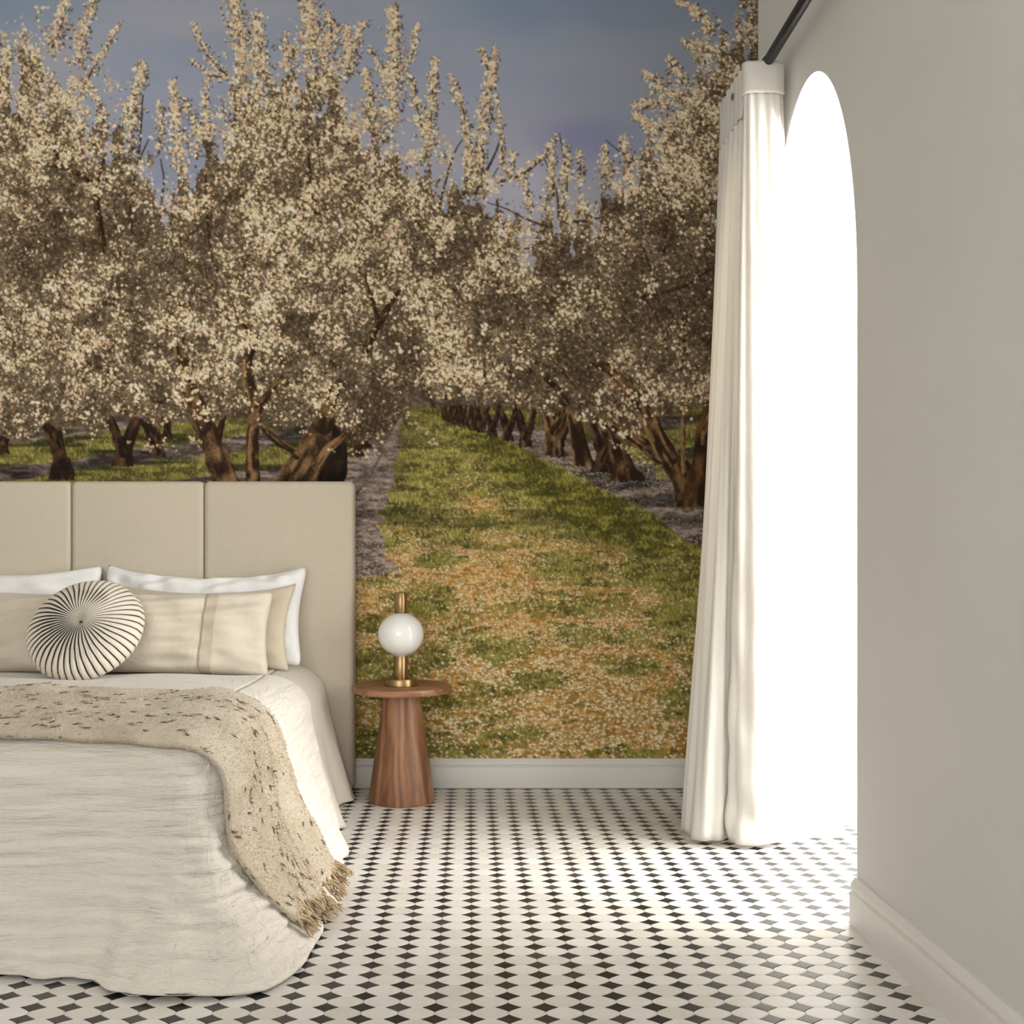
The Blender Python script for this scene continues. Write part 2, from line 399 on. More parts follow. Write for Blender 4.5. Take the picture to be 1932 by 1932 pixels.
    # ---------- canopy outline
    top_pts = [(-700, 60), (-640, 20), (-560, 110), (-470, 40), (-400, 130), (-330, 210), (-260, 120), (-190, 40), (-100, -20), (-30, 30), (20, 70), (60, 30), (100, 62), (140, 100), (165, 150), (185, 190), (215, 210), (250, 200), (285, 240), (305, 330), (330, 300), (352, 255), (392, 225), (420, 170), (450, 95), (480, 110), (520, 130), (560, 60), (600, 105), (640, 110), (670, 170), (700, 200), (735, 200), (770, 245), (800, 250), (830, 275), (860, 300), (900, 282), (930, 300), (950, 345), (985, 405), (1005, 385), (1035, 350), (1065, 318), (1100, 330), (1135, 305), (1165, 292), (1195, 262), (1225, 255), (1250, 190), (1270, 150), (1300, 130), (1320, 80), (1345, 45), (1370, 20), (1400, -20), (1440, -60)]
    bot_pts = [(-700, 800), (-600, 830), (-500, 790), (-400, 820), (-300, 780), (-200, 820), (-100, 790), (-40, 830), (0, 815), (45, 838), (90, 800), (150, 800), (175, 822), (215, 790), (260, 785), (300, 812), (340, 790), (380, 800), (430, 790), (480, 800), (530, 808), (580, 810), (620, 790), (660, 838), (700, 845), (728, 828), (760, 775), (785, 750), (830, 757), (900, 770), (960, 765), (1000, 782), (1050, 778), (1090, 800), (1130, 812), (1180, 838), (1215, 818), (1260, 780), (1300, 770), (1340, 752), (1440, 745)]
    nA = fbm(34, 34, 4); nB = fbm(11, 11, 2)
    top = interp(XX[0], top_pts)[None, :]; bot = interp(XX[0], bot_pts)[None, :]
    nV = fbm(15, 62, 3)
    upm = (YY - top) / 66 - .1 * sm(440, 300, YY) + (nA - .5) * 2.2 + (nB - .5) * 1.0 + (nV - .5) * 3.4
    dnm = (bot - YY) / 16 + (nA - .5) * 2.4 + (nB - .5) * 1.
    M = sm(-.2, .5, upm) * sm(-.3, .4, dnm)
    solid = sm(.2, 2.2, upm) * sm(-.3, .4, dnm)        # sky still glints through near the top
    # light and shade inside the crowns
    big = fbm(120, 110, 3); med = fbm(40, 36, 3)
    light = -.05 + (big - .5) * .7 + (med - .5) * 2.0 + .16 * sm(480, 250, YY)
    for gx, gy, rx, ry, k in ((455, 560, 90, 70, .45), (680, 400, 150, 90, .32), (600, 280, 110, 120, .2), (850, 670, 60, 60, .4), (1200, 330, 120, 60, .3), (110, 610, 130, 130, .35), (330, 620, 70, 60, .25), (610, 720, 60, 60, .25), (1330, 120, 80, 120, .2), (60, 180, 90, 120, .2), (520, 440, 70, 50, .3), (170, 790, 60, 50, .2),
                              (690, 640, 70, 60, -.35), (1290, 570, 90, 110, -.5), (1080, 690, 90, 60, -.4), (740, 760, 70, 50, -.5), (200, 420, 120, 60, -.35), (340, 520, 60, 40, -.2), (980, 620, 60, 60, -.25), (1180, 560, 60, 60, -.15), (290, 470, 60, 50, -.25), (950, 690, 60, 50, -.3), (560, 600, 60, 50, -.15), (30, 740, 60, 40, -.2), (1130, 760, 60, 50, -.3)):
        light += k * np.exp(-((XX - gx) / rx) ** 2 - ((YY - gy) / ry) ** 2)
    # ---------- distant trunks under the crowns, drawn before the blossom
    rr = np.random.default_rng(11)
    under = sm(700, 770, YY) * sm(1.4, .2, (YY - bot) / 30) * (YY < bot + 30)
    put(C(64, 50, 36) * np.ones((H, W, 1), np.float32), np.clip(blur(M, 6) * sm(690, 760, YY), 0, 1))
    for k in range(16):                                # the right-hand row runs back to the vanishing point
        f = 1 / (1 + k * .5)
        x = 772 + 560 * f - 6 * rr.random(); y = 772 + 180 * f
        if k == 0: continue
        h = 150 * f + 8; w = 29 * f + .6
        ln = rr.normal() * .1
        stroke([(x, y + 2), (x - w * .1, y - h * .22), (x - w * .25, y - h * .45), (x - w * .9 - h * ln, y - h)], [w * 1.35, w * .85, w * .75, w * .55], DK * .8, C(100, 74, 50), .36, foot=y)
        stroke([(x + w * .1, y - h * .3), (x + w * 1.1, y - h * .75), (x + w * 1.5, y - h * 1.1)], [w * .8, w * .5, w * .4], DK * .7, C(92, 64, 40), .3)
    for x, y, h, w, ln in ((5, 856, 80, 10, .3), (118, 906, 130, 20, -.2), (232, 880, 110, 17, .35), (300, 862, 100, 12, -.5), (315, 830, 70, 9, .1), (410, 850, 80, 9, .2), (-120, 900, 130, 22, .2), (-260, 870, 100, 15, -.2), (-420, 905, 130, 22, .1), (-560, 880, 100, 15, .3), (670, 862, 90, 13, .1), (690, 846, 70, 10, .2), (712, 828, 60, 8, .3), (730, 812, 50, 6, .3), (742, 800, 36, 4, .2)):
        stroke([(x, y + 3), (x + h * ln * .1, y - h * .2), (x + h * ln * .35, y - h * .5), (x + h * ln, y - h)], [w * 1.35, w * .9, w * .72, w * .6], DK * .8, C(84, 58, 36), .30, foot=y)
        stroke([(x + 2, y - h * .25), (x - w * 1.4, y - h * .8)], [w * .7, w * .45], DK * .7, C(92, 64, 40), .3)
    # ---------- near trunks
    NT = lambda P, r, lit=.42, **k: stroke(P, r, DK, LT, lit, **k)
    NT([(430, 915), (400, 840), (372, 770), (352, 715), (338, 660)], [26, 21, 18, 15, 11])
    NT([(372, 775), (335, 742), (300, 730)], [9, 7, 4], .35)
    NT([(478, 915), (476, 830), (480, 770), (466, 690), (478, 640), (452, 608), (424, 600)], [13, 12, 12, 11, 10, 8, 5])
    NT([(482, 780), (505, 745), (540, 700), (575, 650)], [9, 8, 6, 4], .5)
    NT([(480, 640), (492, 600), (498, 560), (520, 500)], [7, 5, 4, 3], .3)
    stroke([(620, 915), (632, 850), (622, 800)], [30, 22, 16], DK * .5, C(60, 40, 26), .2)
    NT([(560, 915), (590, 850), (612, 790), (624, 740), (660, 700), (700, 640), (742, 560), (752, 545)], [40, 30, 20, 14, 12, 11, 8, 5], .5)
    NT([(560, 858), (520, 830), (490, 800)], [9, 7, 5], .3)
    NT([(600, 880), (618, 850), (650, 822)], [12, 10, 6], .7)
    NT([(700, 620), (720, 580), (745, 545)], [12, 10, 7], .28)
    NT([(690, 545), (682, 520), (672, 490)], [6, 5, 3], .2)
    NT([(1314, 968), (1300, 925), (1275, 880), (1245, 835), (1205, 760), (1150, 700), (1118, 680)], [40, 28, 22, 18, 15, 10, 6], .34, foot=955)
    NT([(1245, 862), (1200, 830), (1150, 800)], [14, 12, 9], .5)
    stroke([(1318, 968), (1322, 880), (1330, 800), (1345, 740)], [40, 18, 13, 9], DK, C(100, 70, 42), .28, foot=956)
    NT([(1290, 890), (1288, 800), (1292, 770)], [5, 5, 4], .85)
    NT([(1182, 912), (1165, 860), (1140, 800), (1100, 740)], [34, 20, 14, 9], .18, foot=908)
    NT([(1102, 884), (1094, 840), (1078, 780), (1050, 745)], [25, 15, 12, 9], .25, foot=880)
    NT([(1046, 862), (1040, 810), (1024, 760)], [19, 12, 9], .3, foot=860); NT([(1045, 815), (1062, 770)], [8, 6], .3)
    stroke([(722, 848), (706, 882), (684, 915), (660, 950)], [1.6, 2.2, 2.8, 3.4], C(70, 60, 56), C(120, 108, 100), .5)
    # ---------- crowns
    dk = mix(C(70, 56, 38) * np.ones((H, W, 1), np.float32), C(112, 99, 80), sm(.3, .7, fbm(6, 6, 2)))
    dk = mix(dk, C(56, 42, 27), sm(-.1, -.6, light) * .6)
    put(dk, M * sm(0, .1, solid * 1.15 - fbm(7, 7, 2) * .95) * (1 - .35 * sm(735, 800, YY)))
    def crown_pts(n, mask, p=1.):
        x, y = pts(n, y0=OY, y1=900); k = R_(n) < at(mask, x, y) * p
        return x[k], y[k]
    def flowers(x, y, F, base, centre, amt, lum, a=1., lk=None):
        n = len(x); c = jit(base, n, amt, lum)
        if lk is not None: c *= lk[:, None]
        stamp(x, y, F, (c, jit(centre, n, 12, .2)), (R_(n) * len(F)).astype(int), a)
    low = sm(735, 800, YY)
    Mf = M * (1 - .45 * low)
    Ms = Mf * sm(.05, .6, solid)
    x, y = crown_pts(70000, Ms, .85); flowers(x, y, F_mid, (104, 92, 76), (60, 44, 28), 8, .2)
    x, y = crown_pts(15000, Ms * sm(.3, .8, solid)); c = jit((52, 38, 22), len(x), 10, .3); stamp(x, y, twigs, (c, c), (R_(len(x)) * len(twigs)).astype(int), .8)
    # limbs seen through the blossom
    rb = np.random.default_rng(23)
    def limb(x, y, ang, ln, r):
        P = [(x, y)]; n = max(3, int(ln / 35))
        for i in range(n):
            ang += rb.normal() * .22; x += np.cos(ang) * ln / n; y += np.sin(ang) * ln / n; P.append((x, y))
        stroke(P, np.linspace(r, max(r * .35, .9), n + 1), DK, C(96, 72, 46), .3, alpha=.9)
        return P
    for k in range(150):
        x, y = -680 + 2100 * rb.random(), 300 + 470 * rb.random()
        if y < np.interp(x, *zip(*top_pts)) + 60: continue
        limb(x, y, -1.57 + rb.normal() * .7, 60 + 110 * rb.random(), 1.6 + 2.4 * rb.random())
    for P, r in (([(196, 470), (182, 380), (165, 340), (120, 318), (75, 308)], [7, 6, 5, 4, 3]), ([(182, 390), (188, 330), (200, 290)], [5, 4, 2]), ([(250, 440), (246, 380), (262, 300), (270, 180)], [3, 3, 2, 1.5]), ([(600, 420), (585, 330), (582, 250)], [4, 3, 2]), ([(826, 400), (846, 325), (862, 280), (884, 250)], [2.4, 2, 1.5, 1]), ([(400, 500), (390, 400), (388, 330)], [3, 2.5, 2]), ([(940, 345), (990, 328), (1025, 295), (1050, 258)], [2.4, 2, 1.5, 1]), ([(830, 560), (900, 530), (980, 545)], [4, 3, 2]),
                 ([(1000, 700), (985, 670), (970, 650)], [6, 5, 4]), ([(1250, 480), (1262, 400), (1300, 330), (1350, 300)], [4, 4, 3, 2]), ([(1210, 560), (1290, 540), (1350, 500)], [4, 3, 2]), ([(540, 480), (480, 470), (455, 520)], [3, 3, 2])):
        stroke(P, r, DK, C(96, 70, 40), .3)
    # spires of blossom standing against the sky
    spires = [([(150, 185), (185, 112), (208, 80), (228, 45)], 9, .55), ([(100, 90), (118, 40), (126, -20)], 14, 1), ([(150, 120), (160, 50), (182, -10)], 12, 1), ([(200, 250), (190, 200), (165, 150)], 10, .9), ([(245, 260), (255, 190), (270, 118)], 15, 1.1), ([(300, 290), (305, 215), (300, 190)], 9, .8), ([(345, 320), (335, 240), (326, 150)], 13, 1), ([(372, 300), (370, 240), (352, 190)], 10, .9), ([(430, 145), (400, 115), (378, 80), (364, 42)], 8, .8), ([(430, 150), (395, 140), (360, 112)], 7, .7), ([(395, 250), (388, 190), (392, 150)], 9, .8),
              ([(460, 120), (450, 60), (438, -10)], 17, 1.1), ([(500, 130), (487, 70), (485, 25)], 15, 1), ([(545, 150), (540, 95), (542, 60)], 9, .8), ([(585, 120), (590, 60), (580, -15)], 20, 1.2), ([(610, 120), (625, 60), (620, 22)], 14, 1), ([(650, 150), (660, 100), (652, 50)], 14, 1), ([(655, 130), (672, 80), (684, 45)], 11, .9), ([(735, 240), (742, 150), (745, 70), (742, 12)], 15, 1.2), ([(745, 150), (775, 110), (790, 45)], 9, .8), ([(730, 150), (712, 112), (694, 88)], 8, .7), ([(700, 250), (698, 180), (690, 130)], 12, .9),
              ([(810, 280), (815, 190), (822, 110)], 11, 1.1), ([(800, 260), (785, 190), (772, 140)], 9, .8), ([(890, 310), (875, 215), (850, 145)], 9, 1), ([(905, 320), (915, 220), (925, 150), (935, 88)], 11, 1.1), ([(925, 150), (914, 110), (906, 92)], 6, .8), ([(950, 320), (944, 240), (936, 180)], 6, .9), ([(940, 345), (985, 328), (1020, 300), (1050, 258)], 8, .7), ([(958, 330), (968, 305), (966, 285)], 7, .9), ([(1005, 390), (990, 350), (985, 330)], 8, .9), ([(1045, 370), (1040, 320), (1045, 285)], 9, 1), ([(1065, 350), (1072, 305), (1068, 278)], 9, 1), ([(1095, 340), (1094, 300), (1092, 282)], 7, .9), ([(1150, 330), (1142, 300), (1140, 275)], 10, 1), ([(1185, 300), (1176, 280), (1172, 268)], 9, 1),
              ([(1270, 250), (1230, 240), (1195, 215)], 13, 1), ([(1270, 210), (1225, 190), (1190, 200)], 12, .9), ([(1280, 190), (1240, 160), (1215, 135)], 14, 1), ([(1300, 160), (1270, 130), (1265, 110)], 11, 1), ([(1330, 120), (1310, 85), (1285, 75)], 9, .8), ([(1340, 60), (1320, 20), (1280, 2)], 10, .9), ([(1345, 60), (1330, 35), (1305, 25)], 8, .8)]
    for k in range(26):                                # and more of them beyond the left end of the bed
        x = -690 + 660 * rb.random(); y = np.interp(x, *zip(*top_pts)) + 40; spires.append(([(x, y), (x + rb.normal() * 12, y - 70), (x + rb.normal() * 20, y - 130 - 40 * rb.random())], 8 + 8 * rb.random(), 1))
    SX, SY, SW = [], [], []
    for P, w, dens in spires:
        P = np.array(P, np.float32)
        stroke(P, np.linspace(2.4, .8, len(P)), C(58, 44, 34), C(96, 76, 56), .3)
        seg = np.hypot(*(P[1:] - P[:-1]).T); L = seg.sum(); cum = np.r_[0, np.cumsum(seg)]
        w = w * 1.3; n = int(L * w * .125 * dens)
        s = R_(n) * L; k = np.clip(np.searchsorted(cum, s) - 1, 0, len(seg) - 1); f = (s - cum[k]) / seg[k]
        q = P[k] + (P[k + 1] - P[k]) * f[:, None]
        ww = w * (1.15 - .75 * s / L) * (.6 + .8 * np.abs(np.sin(s * .11 + P[0, 0])))
        SX.append(q[:, 0] + rng.normal(size=n) * ww * .55); SY.append(q[:, 1] + rng.normal(size=n) * ww * .45); SW.append((q[:, 0] - SX[-1]) / w)
    SX = np.concatenate(SX).astype(np.float32); SY = np.concatenate(SY).astype(np.float32); SW = np.concatenate(SW)
    n = len(SX); k = R_(n) < .55
    flowers(SX[k] + 1.5, SY[k] + 2, F_mid, (98, 84, 64), (58, 42, 26), 8, .2)
    c = jit((66, 50, 34), n, 10, .25); kk = R_(n) < .3; stamp(SX[kk], SY[kk], twigs[:8], (c[kk], c[kk]), (R_(kk.sum()) * 8).astype(int), .8)
    k = R_(n) < .55 + .3 * SW
    flowers(SX[k], SY[k], F_mid, (214, 196, 161), (104, 66, 38), 12, .16)
    k = R_(n) < .22 + .2 * SW
    flowers(SX[k], SY[k], F_big[:12], (234, 216, 181), (112, 70, 40), 12, .1)
    # crown blossom from the shaded depth to the sunlit front
    lp = lambda x, y: np.clip(at(light, x, y), -1, 1)
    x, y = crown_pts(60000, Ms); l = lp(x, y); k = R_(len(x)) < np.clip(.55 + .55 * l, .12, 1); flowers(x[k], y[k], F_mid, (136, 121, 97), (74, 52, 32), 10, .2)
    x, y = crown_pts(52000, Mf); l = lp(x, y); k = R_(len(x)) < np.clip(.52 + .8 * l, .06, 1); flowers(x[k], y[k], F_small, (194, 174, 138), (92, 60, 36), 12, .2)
    NT([(1262, 862), (1245, 835), (1205, 760), (1150, 700), (1118, 680)], [17, 17, 14, 10, 6], .45)
    NT([(1205, 835), (1170, 812), (1140, 795)], [12, 11, 8], .45)
    NT([(385, 800), (372, 770), (352, 715), (338, 660)], [18, 17, 14, 10], .42)
    NT([(480, 790), (480, 770), (466, 690), (478, 640), (452, 608), (424, 600)], [12, 12, 10, 9, 7, 4], .4)
    NT([(482, 780), (505, 745), (530, 712)], [8, 7, 5], .45)
    NT([(612, 800), (624, 750), (640, 725)], [18, 13, 10], .4)
    NT([(690, 660), (715, 610), (742, 560), (755, 545)], [8, 8, 7, 5], .22); NT([(715, 605), (700, 560), (690, 520)], [5, 4, 3], .2)
    NT([(1000, 700), (985, 670), (972, 640)], [5, 4, 3], .4); NT([(1068, 760), (1052, 735), (1030, 715)], [8, 7, 5], .3); NT([(1350, 742), (1340, 790), (1330, 830)], [8, 10, 12], .25)
    NT([(196, 470), (182, 380), (165, 340), (120, 318), (75, 308)], [6, 5, 4, 3.4, 2.4], .2); NT([(182, 390), (188, 330), (200, 290)], [4, 3, 2], .2)
    x, y = crown_pts(8000, Ms * sm(.3, .8, solid)); c = jit((56, 40, 24), len(x), 10, .3); k = R_(len(x)) < .7; stamp(x[k], y[k], twigs, (c[k], c[k]), (R_(k.sum()) * len(twigs)).astype(int), .7)
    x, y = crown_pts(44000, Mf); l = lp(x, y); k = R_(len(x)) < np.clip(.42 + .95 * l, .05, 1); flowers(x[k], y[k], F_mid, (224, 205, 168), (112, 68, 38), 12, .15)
    # sunlit clusters
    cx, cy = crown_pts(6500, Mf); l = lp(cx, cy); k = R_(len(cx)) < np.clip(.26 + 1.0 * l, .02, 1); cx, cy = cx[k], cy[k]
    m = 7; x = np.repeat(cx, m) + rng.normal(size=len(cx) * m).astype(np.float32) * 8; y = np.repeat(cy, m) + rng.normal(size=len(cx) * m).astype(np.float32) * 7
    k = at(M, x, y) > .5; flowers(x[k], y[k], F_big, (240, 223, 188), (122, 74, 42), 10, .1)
    cx, cy = crown_pts(900, Mf); l = lp(cx, cy); k = (R_(len(cx)) < np.clip(.1 + .9 * l, .02, 1)) & (cy > 330); cx, cy = cx[k], cy[k]
    x = np.repeat(cx, 5) + rng.normal(size=len(cx) * 5).astype(np.float32) * 8; y = np.repeat(cy, 5) + rng.normal(size=len(cx) * 5).astype(np.float32) * 7
    k = at(M, x, y) > .5; flowers(x[k], y[k], F_huge, (247, 233, 203), (128, 78, 44), 8, .08)
    x, y = crown_pts(9000, Mf); c = jit((92, 96, 34), len(x), 14, .25); stamp(x, y, leaf, (c, c), (R_(len(x)) * len(leaf)).astype(int), .8)
    x, y = crown_pts(7000, Mf); c = jit((122, 66, 34), len(x), 14, .25); k = R_(len(x)) < .35 + .5 * (x > 1150); stamp(x[k], y[k], leaf, (c[k], c[k]), (R_(k.sum()) * len(leaf)).astype(int), .75)
    # loose sprays hanging in front of the trunks
    for P, n in (([(790, 800), (815, 825), (822, 838)], 12), ([(760, 775), (790, 805)], 14), ([(1180, 855), (1210, 868), (1222, 880)], 16), ([(1150, 838), (1190, 850)], 14), ([(300, 830), (325, 850)], 8), ([(240, 835), (275, 845), (300, 842)], 14), ([(620, 850), (690, 855), (720, 845)], 22), ([(560, 800), (585, 815)], 10), ([(360, 830), (380, 838)], 10), ([(1150, 770), (1215, 800)], 40), ([(1260, 740), (1300, 790)], 20)):
        P = np.array(P, np.float32); s = R_(n) * (len(P) - 1); k = s.astype(int); q = P[k] + (P[np.minimum(k + 1, len(P) - 1)] - P[k]) * (s - k)[:, None]
        flowers((q[:, 0] + rng.normal(size=n) * 5).astype(np.float32), (q[:, 1] + rng.normal(size=n) * 4).astype(np.float32), F_mid, (205, 188, 152), (112, 70, 42), 12, .15)
    # tall grass mounds catch a few petals; printing softness
    img = img * .74 + blur(img, 1) * .26
    return np.clip(img, 0, 1)
# =====================================================================  materials
def m_plaster(name, col, var=.03):
    t = NT(name); v = t.coord(); n = t.noise(v, 1.6, 4, .55); f = t.noise(v, 160, 2)
    c2 = tuple(x * (1 - var * 2) for x in col[:3]) + (1,)
    return t.set(t.ramp(n, [(.3, c2), (.7, col)]), .78, t.bump(f, .05, .004))
M_WALL = m_plaster('plaster_wall', (.665, .65, .615, 1))
M_WHITE = m_plaster('white_plaster', (.84, .83, .81, 1), .01)
M_CEIL = m_plaster('ceiling_paint', (.82, .81, .78, 1), .01)
t = NT('painted_skirting'); M_SKIRT = t.set((.72, .70, .65, 1), .42, t.bump(t.noise(t.coord((1, 1, 1)), 60, 2), .04, .003))
def m_tile(name, stops, rough):
    t = NT(name); oi = t.n('ShaderNodeObjectInfo'); ge = t.n('ShaderNodeNewGeometry')
    rnd = t.math('FRACT', t.math('ADD', oi.outputs['Random'], ge.outputs['Random Per Island']))
    c = t.ramp(rnd, stops); v = t.coord(which='Object')
    wob = t.noise(v, 60, 4, .6)
    c = t.mix(.35, c, t.mix(wob, (.55, .53, .5, 1), (1.25, 1.22, 1.18, 1)), 'MULTIPLY')
    r = t.math('MULTIPLY_ADD', t.noise(v, 25, 3), .16, rough)
    return t.set(c, r, t.bump(t.noise(v, 90, 2), .035, .004), **{'Specular IOR Level': .5})
M_BLACK = m_tile('charcoal_stone', [(0, (.012, .012, .013, 1)), (.45, (.026, .025, .024, 1)), (.8, (.045, .042, .039, 1)), (1, (.070, .062, .054, 1))], .24)
M_CREAM = m_tile('cream_stone', [(0, (.70, .665, .605, 1)), (.5, (.755, .73, .685, 1)), (1, (.79, .77, .735, 1))], .25)
t = NT('tile_grout'); M_GROUT = t.set((.56, .53, .485, 1), .7)
def m_linen(name, col, weave=420, var=.06, wr=0., wscale=(1, 1, 1), sheen=.25, vs=6, wr_scale=14, slub=.5):
    t = NT(name); v = t.coord(); a = t.noise(t.coord((1, 1, .12)), weave, 2); b = t.noise(t.coord((.1, .1, 1)), weave, 2)
    w = t.math('ADD', a, b); big = t.noise(v, vs, 3)
    dark = tuple(x * (1 - var) for x in col[:3]) + (1,); lite = tuple(min(1, x * (1 + var * .6)) for x in col[:3]) + (1,)
    c = t.mix(t.math('MULTIPLY', w, .5), dark, lite); c = t.mix(t.math('MULTIPLY', big, .35 * slub), c, dark)
    nrm = t.bump(w, .22, .0022)
    if wr: nrm = t.bump(t.noise(t.coord(wscale), wr_scale, 5, .6, .6), wr, .02, nrm)
    return t.set(c, .92, nrm, **{'Sheen Weight': sheen, 'Sheen Roughness': .5, 'Specular IOR Level': .2})
M_HEADB = m_linen('headboard_linen', (.60, .53, .42, 1), 300, .14)
M_SHEET = m_linen('beige_sheet_linen', (.60, .545, .455, 1), 500, .05, .25, (1, 1, 1))
M_COVER = m_linen('coverlet_crinkle', (.715, .66, .575, 1), 480, .05, .9, (.6, .6, 5.), vs=3, wr_scale=9)
# the coverlet is crushed where its corner falls to the floor
nt = M_COVER.node_tree; pb = nt.nodes['Principled BSDF']; old = pb.inputs['Normal'].links[0].from_socket
tc = nt.nodes.new('ShaderNodeTexCoord'); sx_ = nt.nodes.new('ShaderNodeSeparateXYZ'); nt.links.new(tc.outputs['Object'], sx_.inputs[0])
mr = nt.nodes.new('ShaderNodeMapRange'); mr.inputs['From Min'].default_value = -.82; mr.inputs['From Max'].default_value = -.58; nt.links.new(sx_.outputs['X'], mr.inputs['Value'])
mr2 = nt.nodes.new('ShaderNodeMapRange'); mr2.inputs['From Min'].default_value = 2.95; mr2.inputs['From Max'].default_value = 2.60; nt.links.new(sx_.outputs['Y'], mr2.inputs['Value'])
mm = nt.nodes.new('ShaderNodeMath'); mm.operation = 'MULTIPLY'; nt.links.new(mr.outputs[0], mm.inputs[0]); nt.links.new(mr2.outputs[0], mm.inputs[1])
cn = nt.nodes.new('ShaderNodeTexNoise'); cn.inputs['Scale'].default_value = 21; cn.inputs['Detail'].default_value = 4; cn.inputs['Distortion'].default_value = 1.4
mp = nt.nodes.new('ShaderNodeMapping'); mp.inputs['Rotation'].default_value = (0, .5, 0); mp.inputs['Scale'].default_value = (1, 1, .55); nt.links.new(tc.outputs['Object'], mp.inputs[0]); nt.links.new(mp.outputs[0], cn.inputs['Vector'])
crumple = nt.nodes.new('ShaderNodeBump'); crumple.inputs['Distance'].default_value = .013; nt.links.new(mm.outputs[0], crumple.inputs['Strength']); nt.links.new(cn.outputs['Fac'], crumple.inputs['Height']); nt.links.new(old, crumple.inputs['Normal']); nt.links.new(crumple.outputs[0], pb.inputs['Normal'])
M_PIL_W = m_linen('white_pillow_cotton', (.86, .855, .84, 1), 600, .02, .55, (1, 1, 1.6), wr_scale=7)
M_PIL_B = m_linen('beige_pillow_linen', (.655, .585, .475, 1), 520, .05, .45, (1, 1, 1.5), wr_scale=7)
M_PIL_T = m_linen('tan_pillow_linen', (.60, .515, .39, 1), 520, .05, .22, (1, 1, 1), wr_scale=9)
t = NT('satin_band'); M_BAND = t.set((.50, .42, .325, 1), .5, t.bump(t.noise(t.coord((1, 1, .2)), 200, 2), .1, .002), **{'Sheen Weight': .3})
t = NT('throw_fleece')
v = t.coord(); n1 = t.noise(v, 7, 4, .6, .5); n2 = t.noise(t.coord((1, 1.6, 1)), 75, 3, .6, .4); n3 = t.noise(v, 230, 2)
base = t.ramp(n1, [(.25, (.48, .385, .265, 1)), (.5, (.62, .525, .395, 1)), (.75, (.72, .635, .51, 1))])
vo = t.n('ShaderNodeTexVoronoi', feature='F1', inp={'Scale': 30., 'Randomness': 1.}); t.l(t.coord((1, 1.5, 1)), vo.inputs['Vector'])
fl = t.math('LESS_THAN', t.math('ADD', vo.outputs['Distance'], t.math('MULTIPLY', n2, .3)), .285)
base = t.mix(t.math('MULTIPLY', fl, .62), base, (.17, .105, .06, 1))
base = t.mix(t.math('MULTIPLY', n3, .25), base, (.30, .24, .17, 1))
M_THROW = t.set(base, .95, t.bump(t.math('ADD', n3, t.math('MULTIPLY', n2, 1.2)), .8, .006), **{'Sheen Weight': .4, 'Specular IOR Level': .1})
t = NT('fleece_pile'); ge = t.n('ShaderNodeNewGeometry')
M_PILE = t.set(t.ramp(ge.outputs['Random Per Island'], [(0, (.44, .35, .24, 1)), (.3, (.60, .51, .38, 1)), (1, (.76, .68, .555, 1))]), .95, None, **{'Specular IOR Level': .1})
t = NT('fleece_fleck'); M_FLECK = t.set((.20, .12, .065, 1), .95, None, **{'Specular IOR Level': .1})
t = NT('tassel_yarn'); M_TASSEL = t.set(t.ramp(t.noise(t.coord(), 60, 3), [(.3, (.42, .30, .18, 1)), (.7, (.62, .485, .32, 1))]), .95)
# striped pleated cushion: black lines of even width running from the tuft to the rim
t = NT('pleated_stripe_cotton')
c = t.n('ShaderNodeTexCoord'); sp = t.n('ShaderNodeSeparateXYZ'); t.l(c.outputs['Object'], sp.inputs[0])
ang = t.math('ARCTAN2', sp.outputs[1], sp.outputs[0]); rad = t.math('SQRT', t.math('ADD', t.math('POWER', sp.outputs[0], 2.), t.math('POWER', sp.outputs[1], 2.)))
sw = t.math('MULTIPLY', t.math('SINE', t.math('MULTIPLY', rad, 17.)), .05)
nw = t.math('MULTIPLY', t.math('SUBTRACT', t.noise(t.coord(), 7, 2), .5), .10)
ph = t.math('MULTIPLY', t.math('ADD', t.math('ADD', ang, sw), nw), 48 / (2 * math.pi))
tri = t.math('ABSOLUTE', t.math('SUBTRACT', t.math('FRACT', ph), .5))                # 0 at the line
dist = t.math('MULTIPLY', t.math('MULTIPLY', tri, rad), 2 * math.pi / 48)
lw = t.math('MINIMUM', t.math('ADD', .0018, t.math('MULTIPLY', t.noise(t.coord(), 30, 2), .0016)), t.math('MULTIPLY', rad, .026))
line = t.math('LESS_THAN', dist, lw)
cc = t.mix(t.math('MULTIPLY', tri, 2.), (.62, .54, .42, 1), (.80, .735, .62, 1))
wv = t.noise(t.coord(), 420, 2)
M_STRIPE = t.set(t.mix(line, cc, (.012, .012, .014, 1)), .88, t.bump(t.math('ADD', wv, t.math('MULTIPLY', tri, 3.)), .25, .003), **{'Sheen Weight': .2})
t = NT('button_cloth'); M_BUTTON = t.set((.03, .03, .032, 1), .8, t.bump(t.noise(t.coord(), 300), .2, .002))
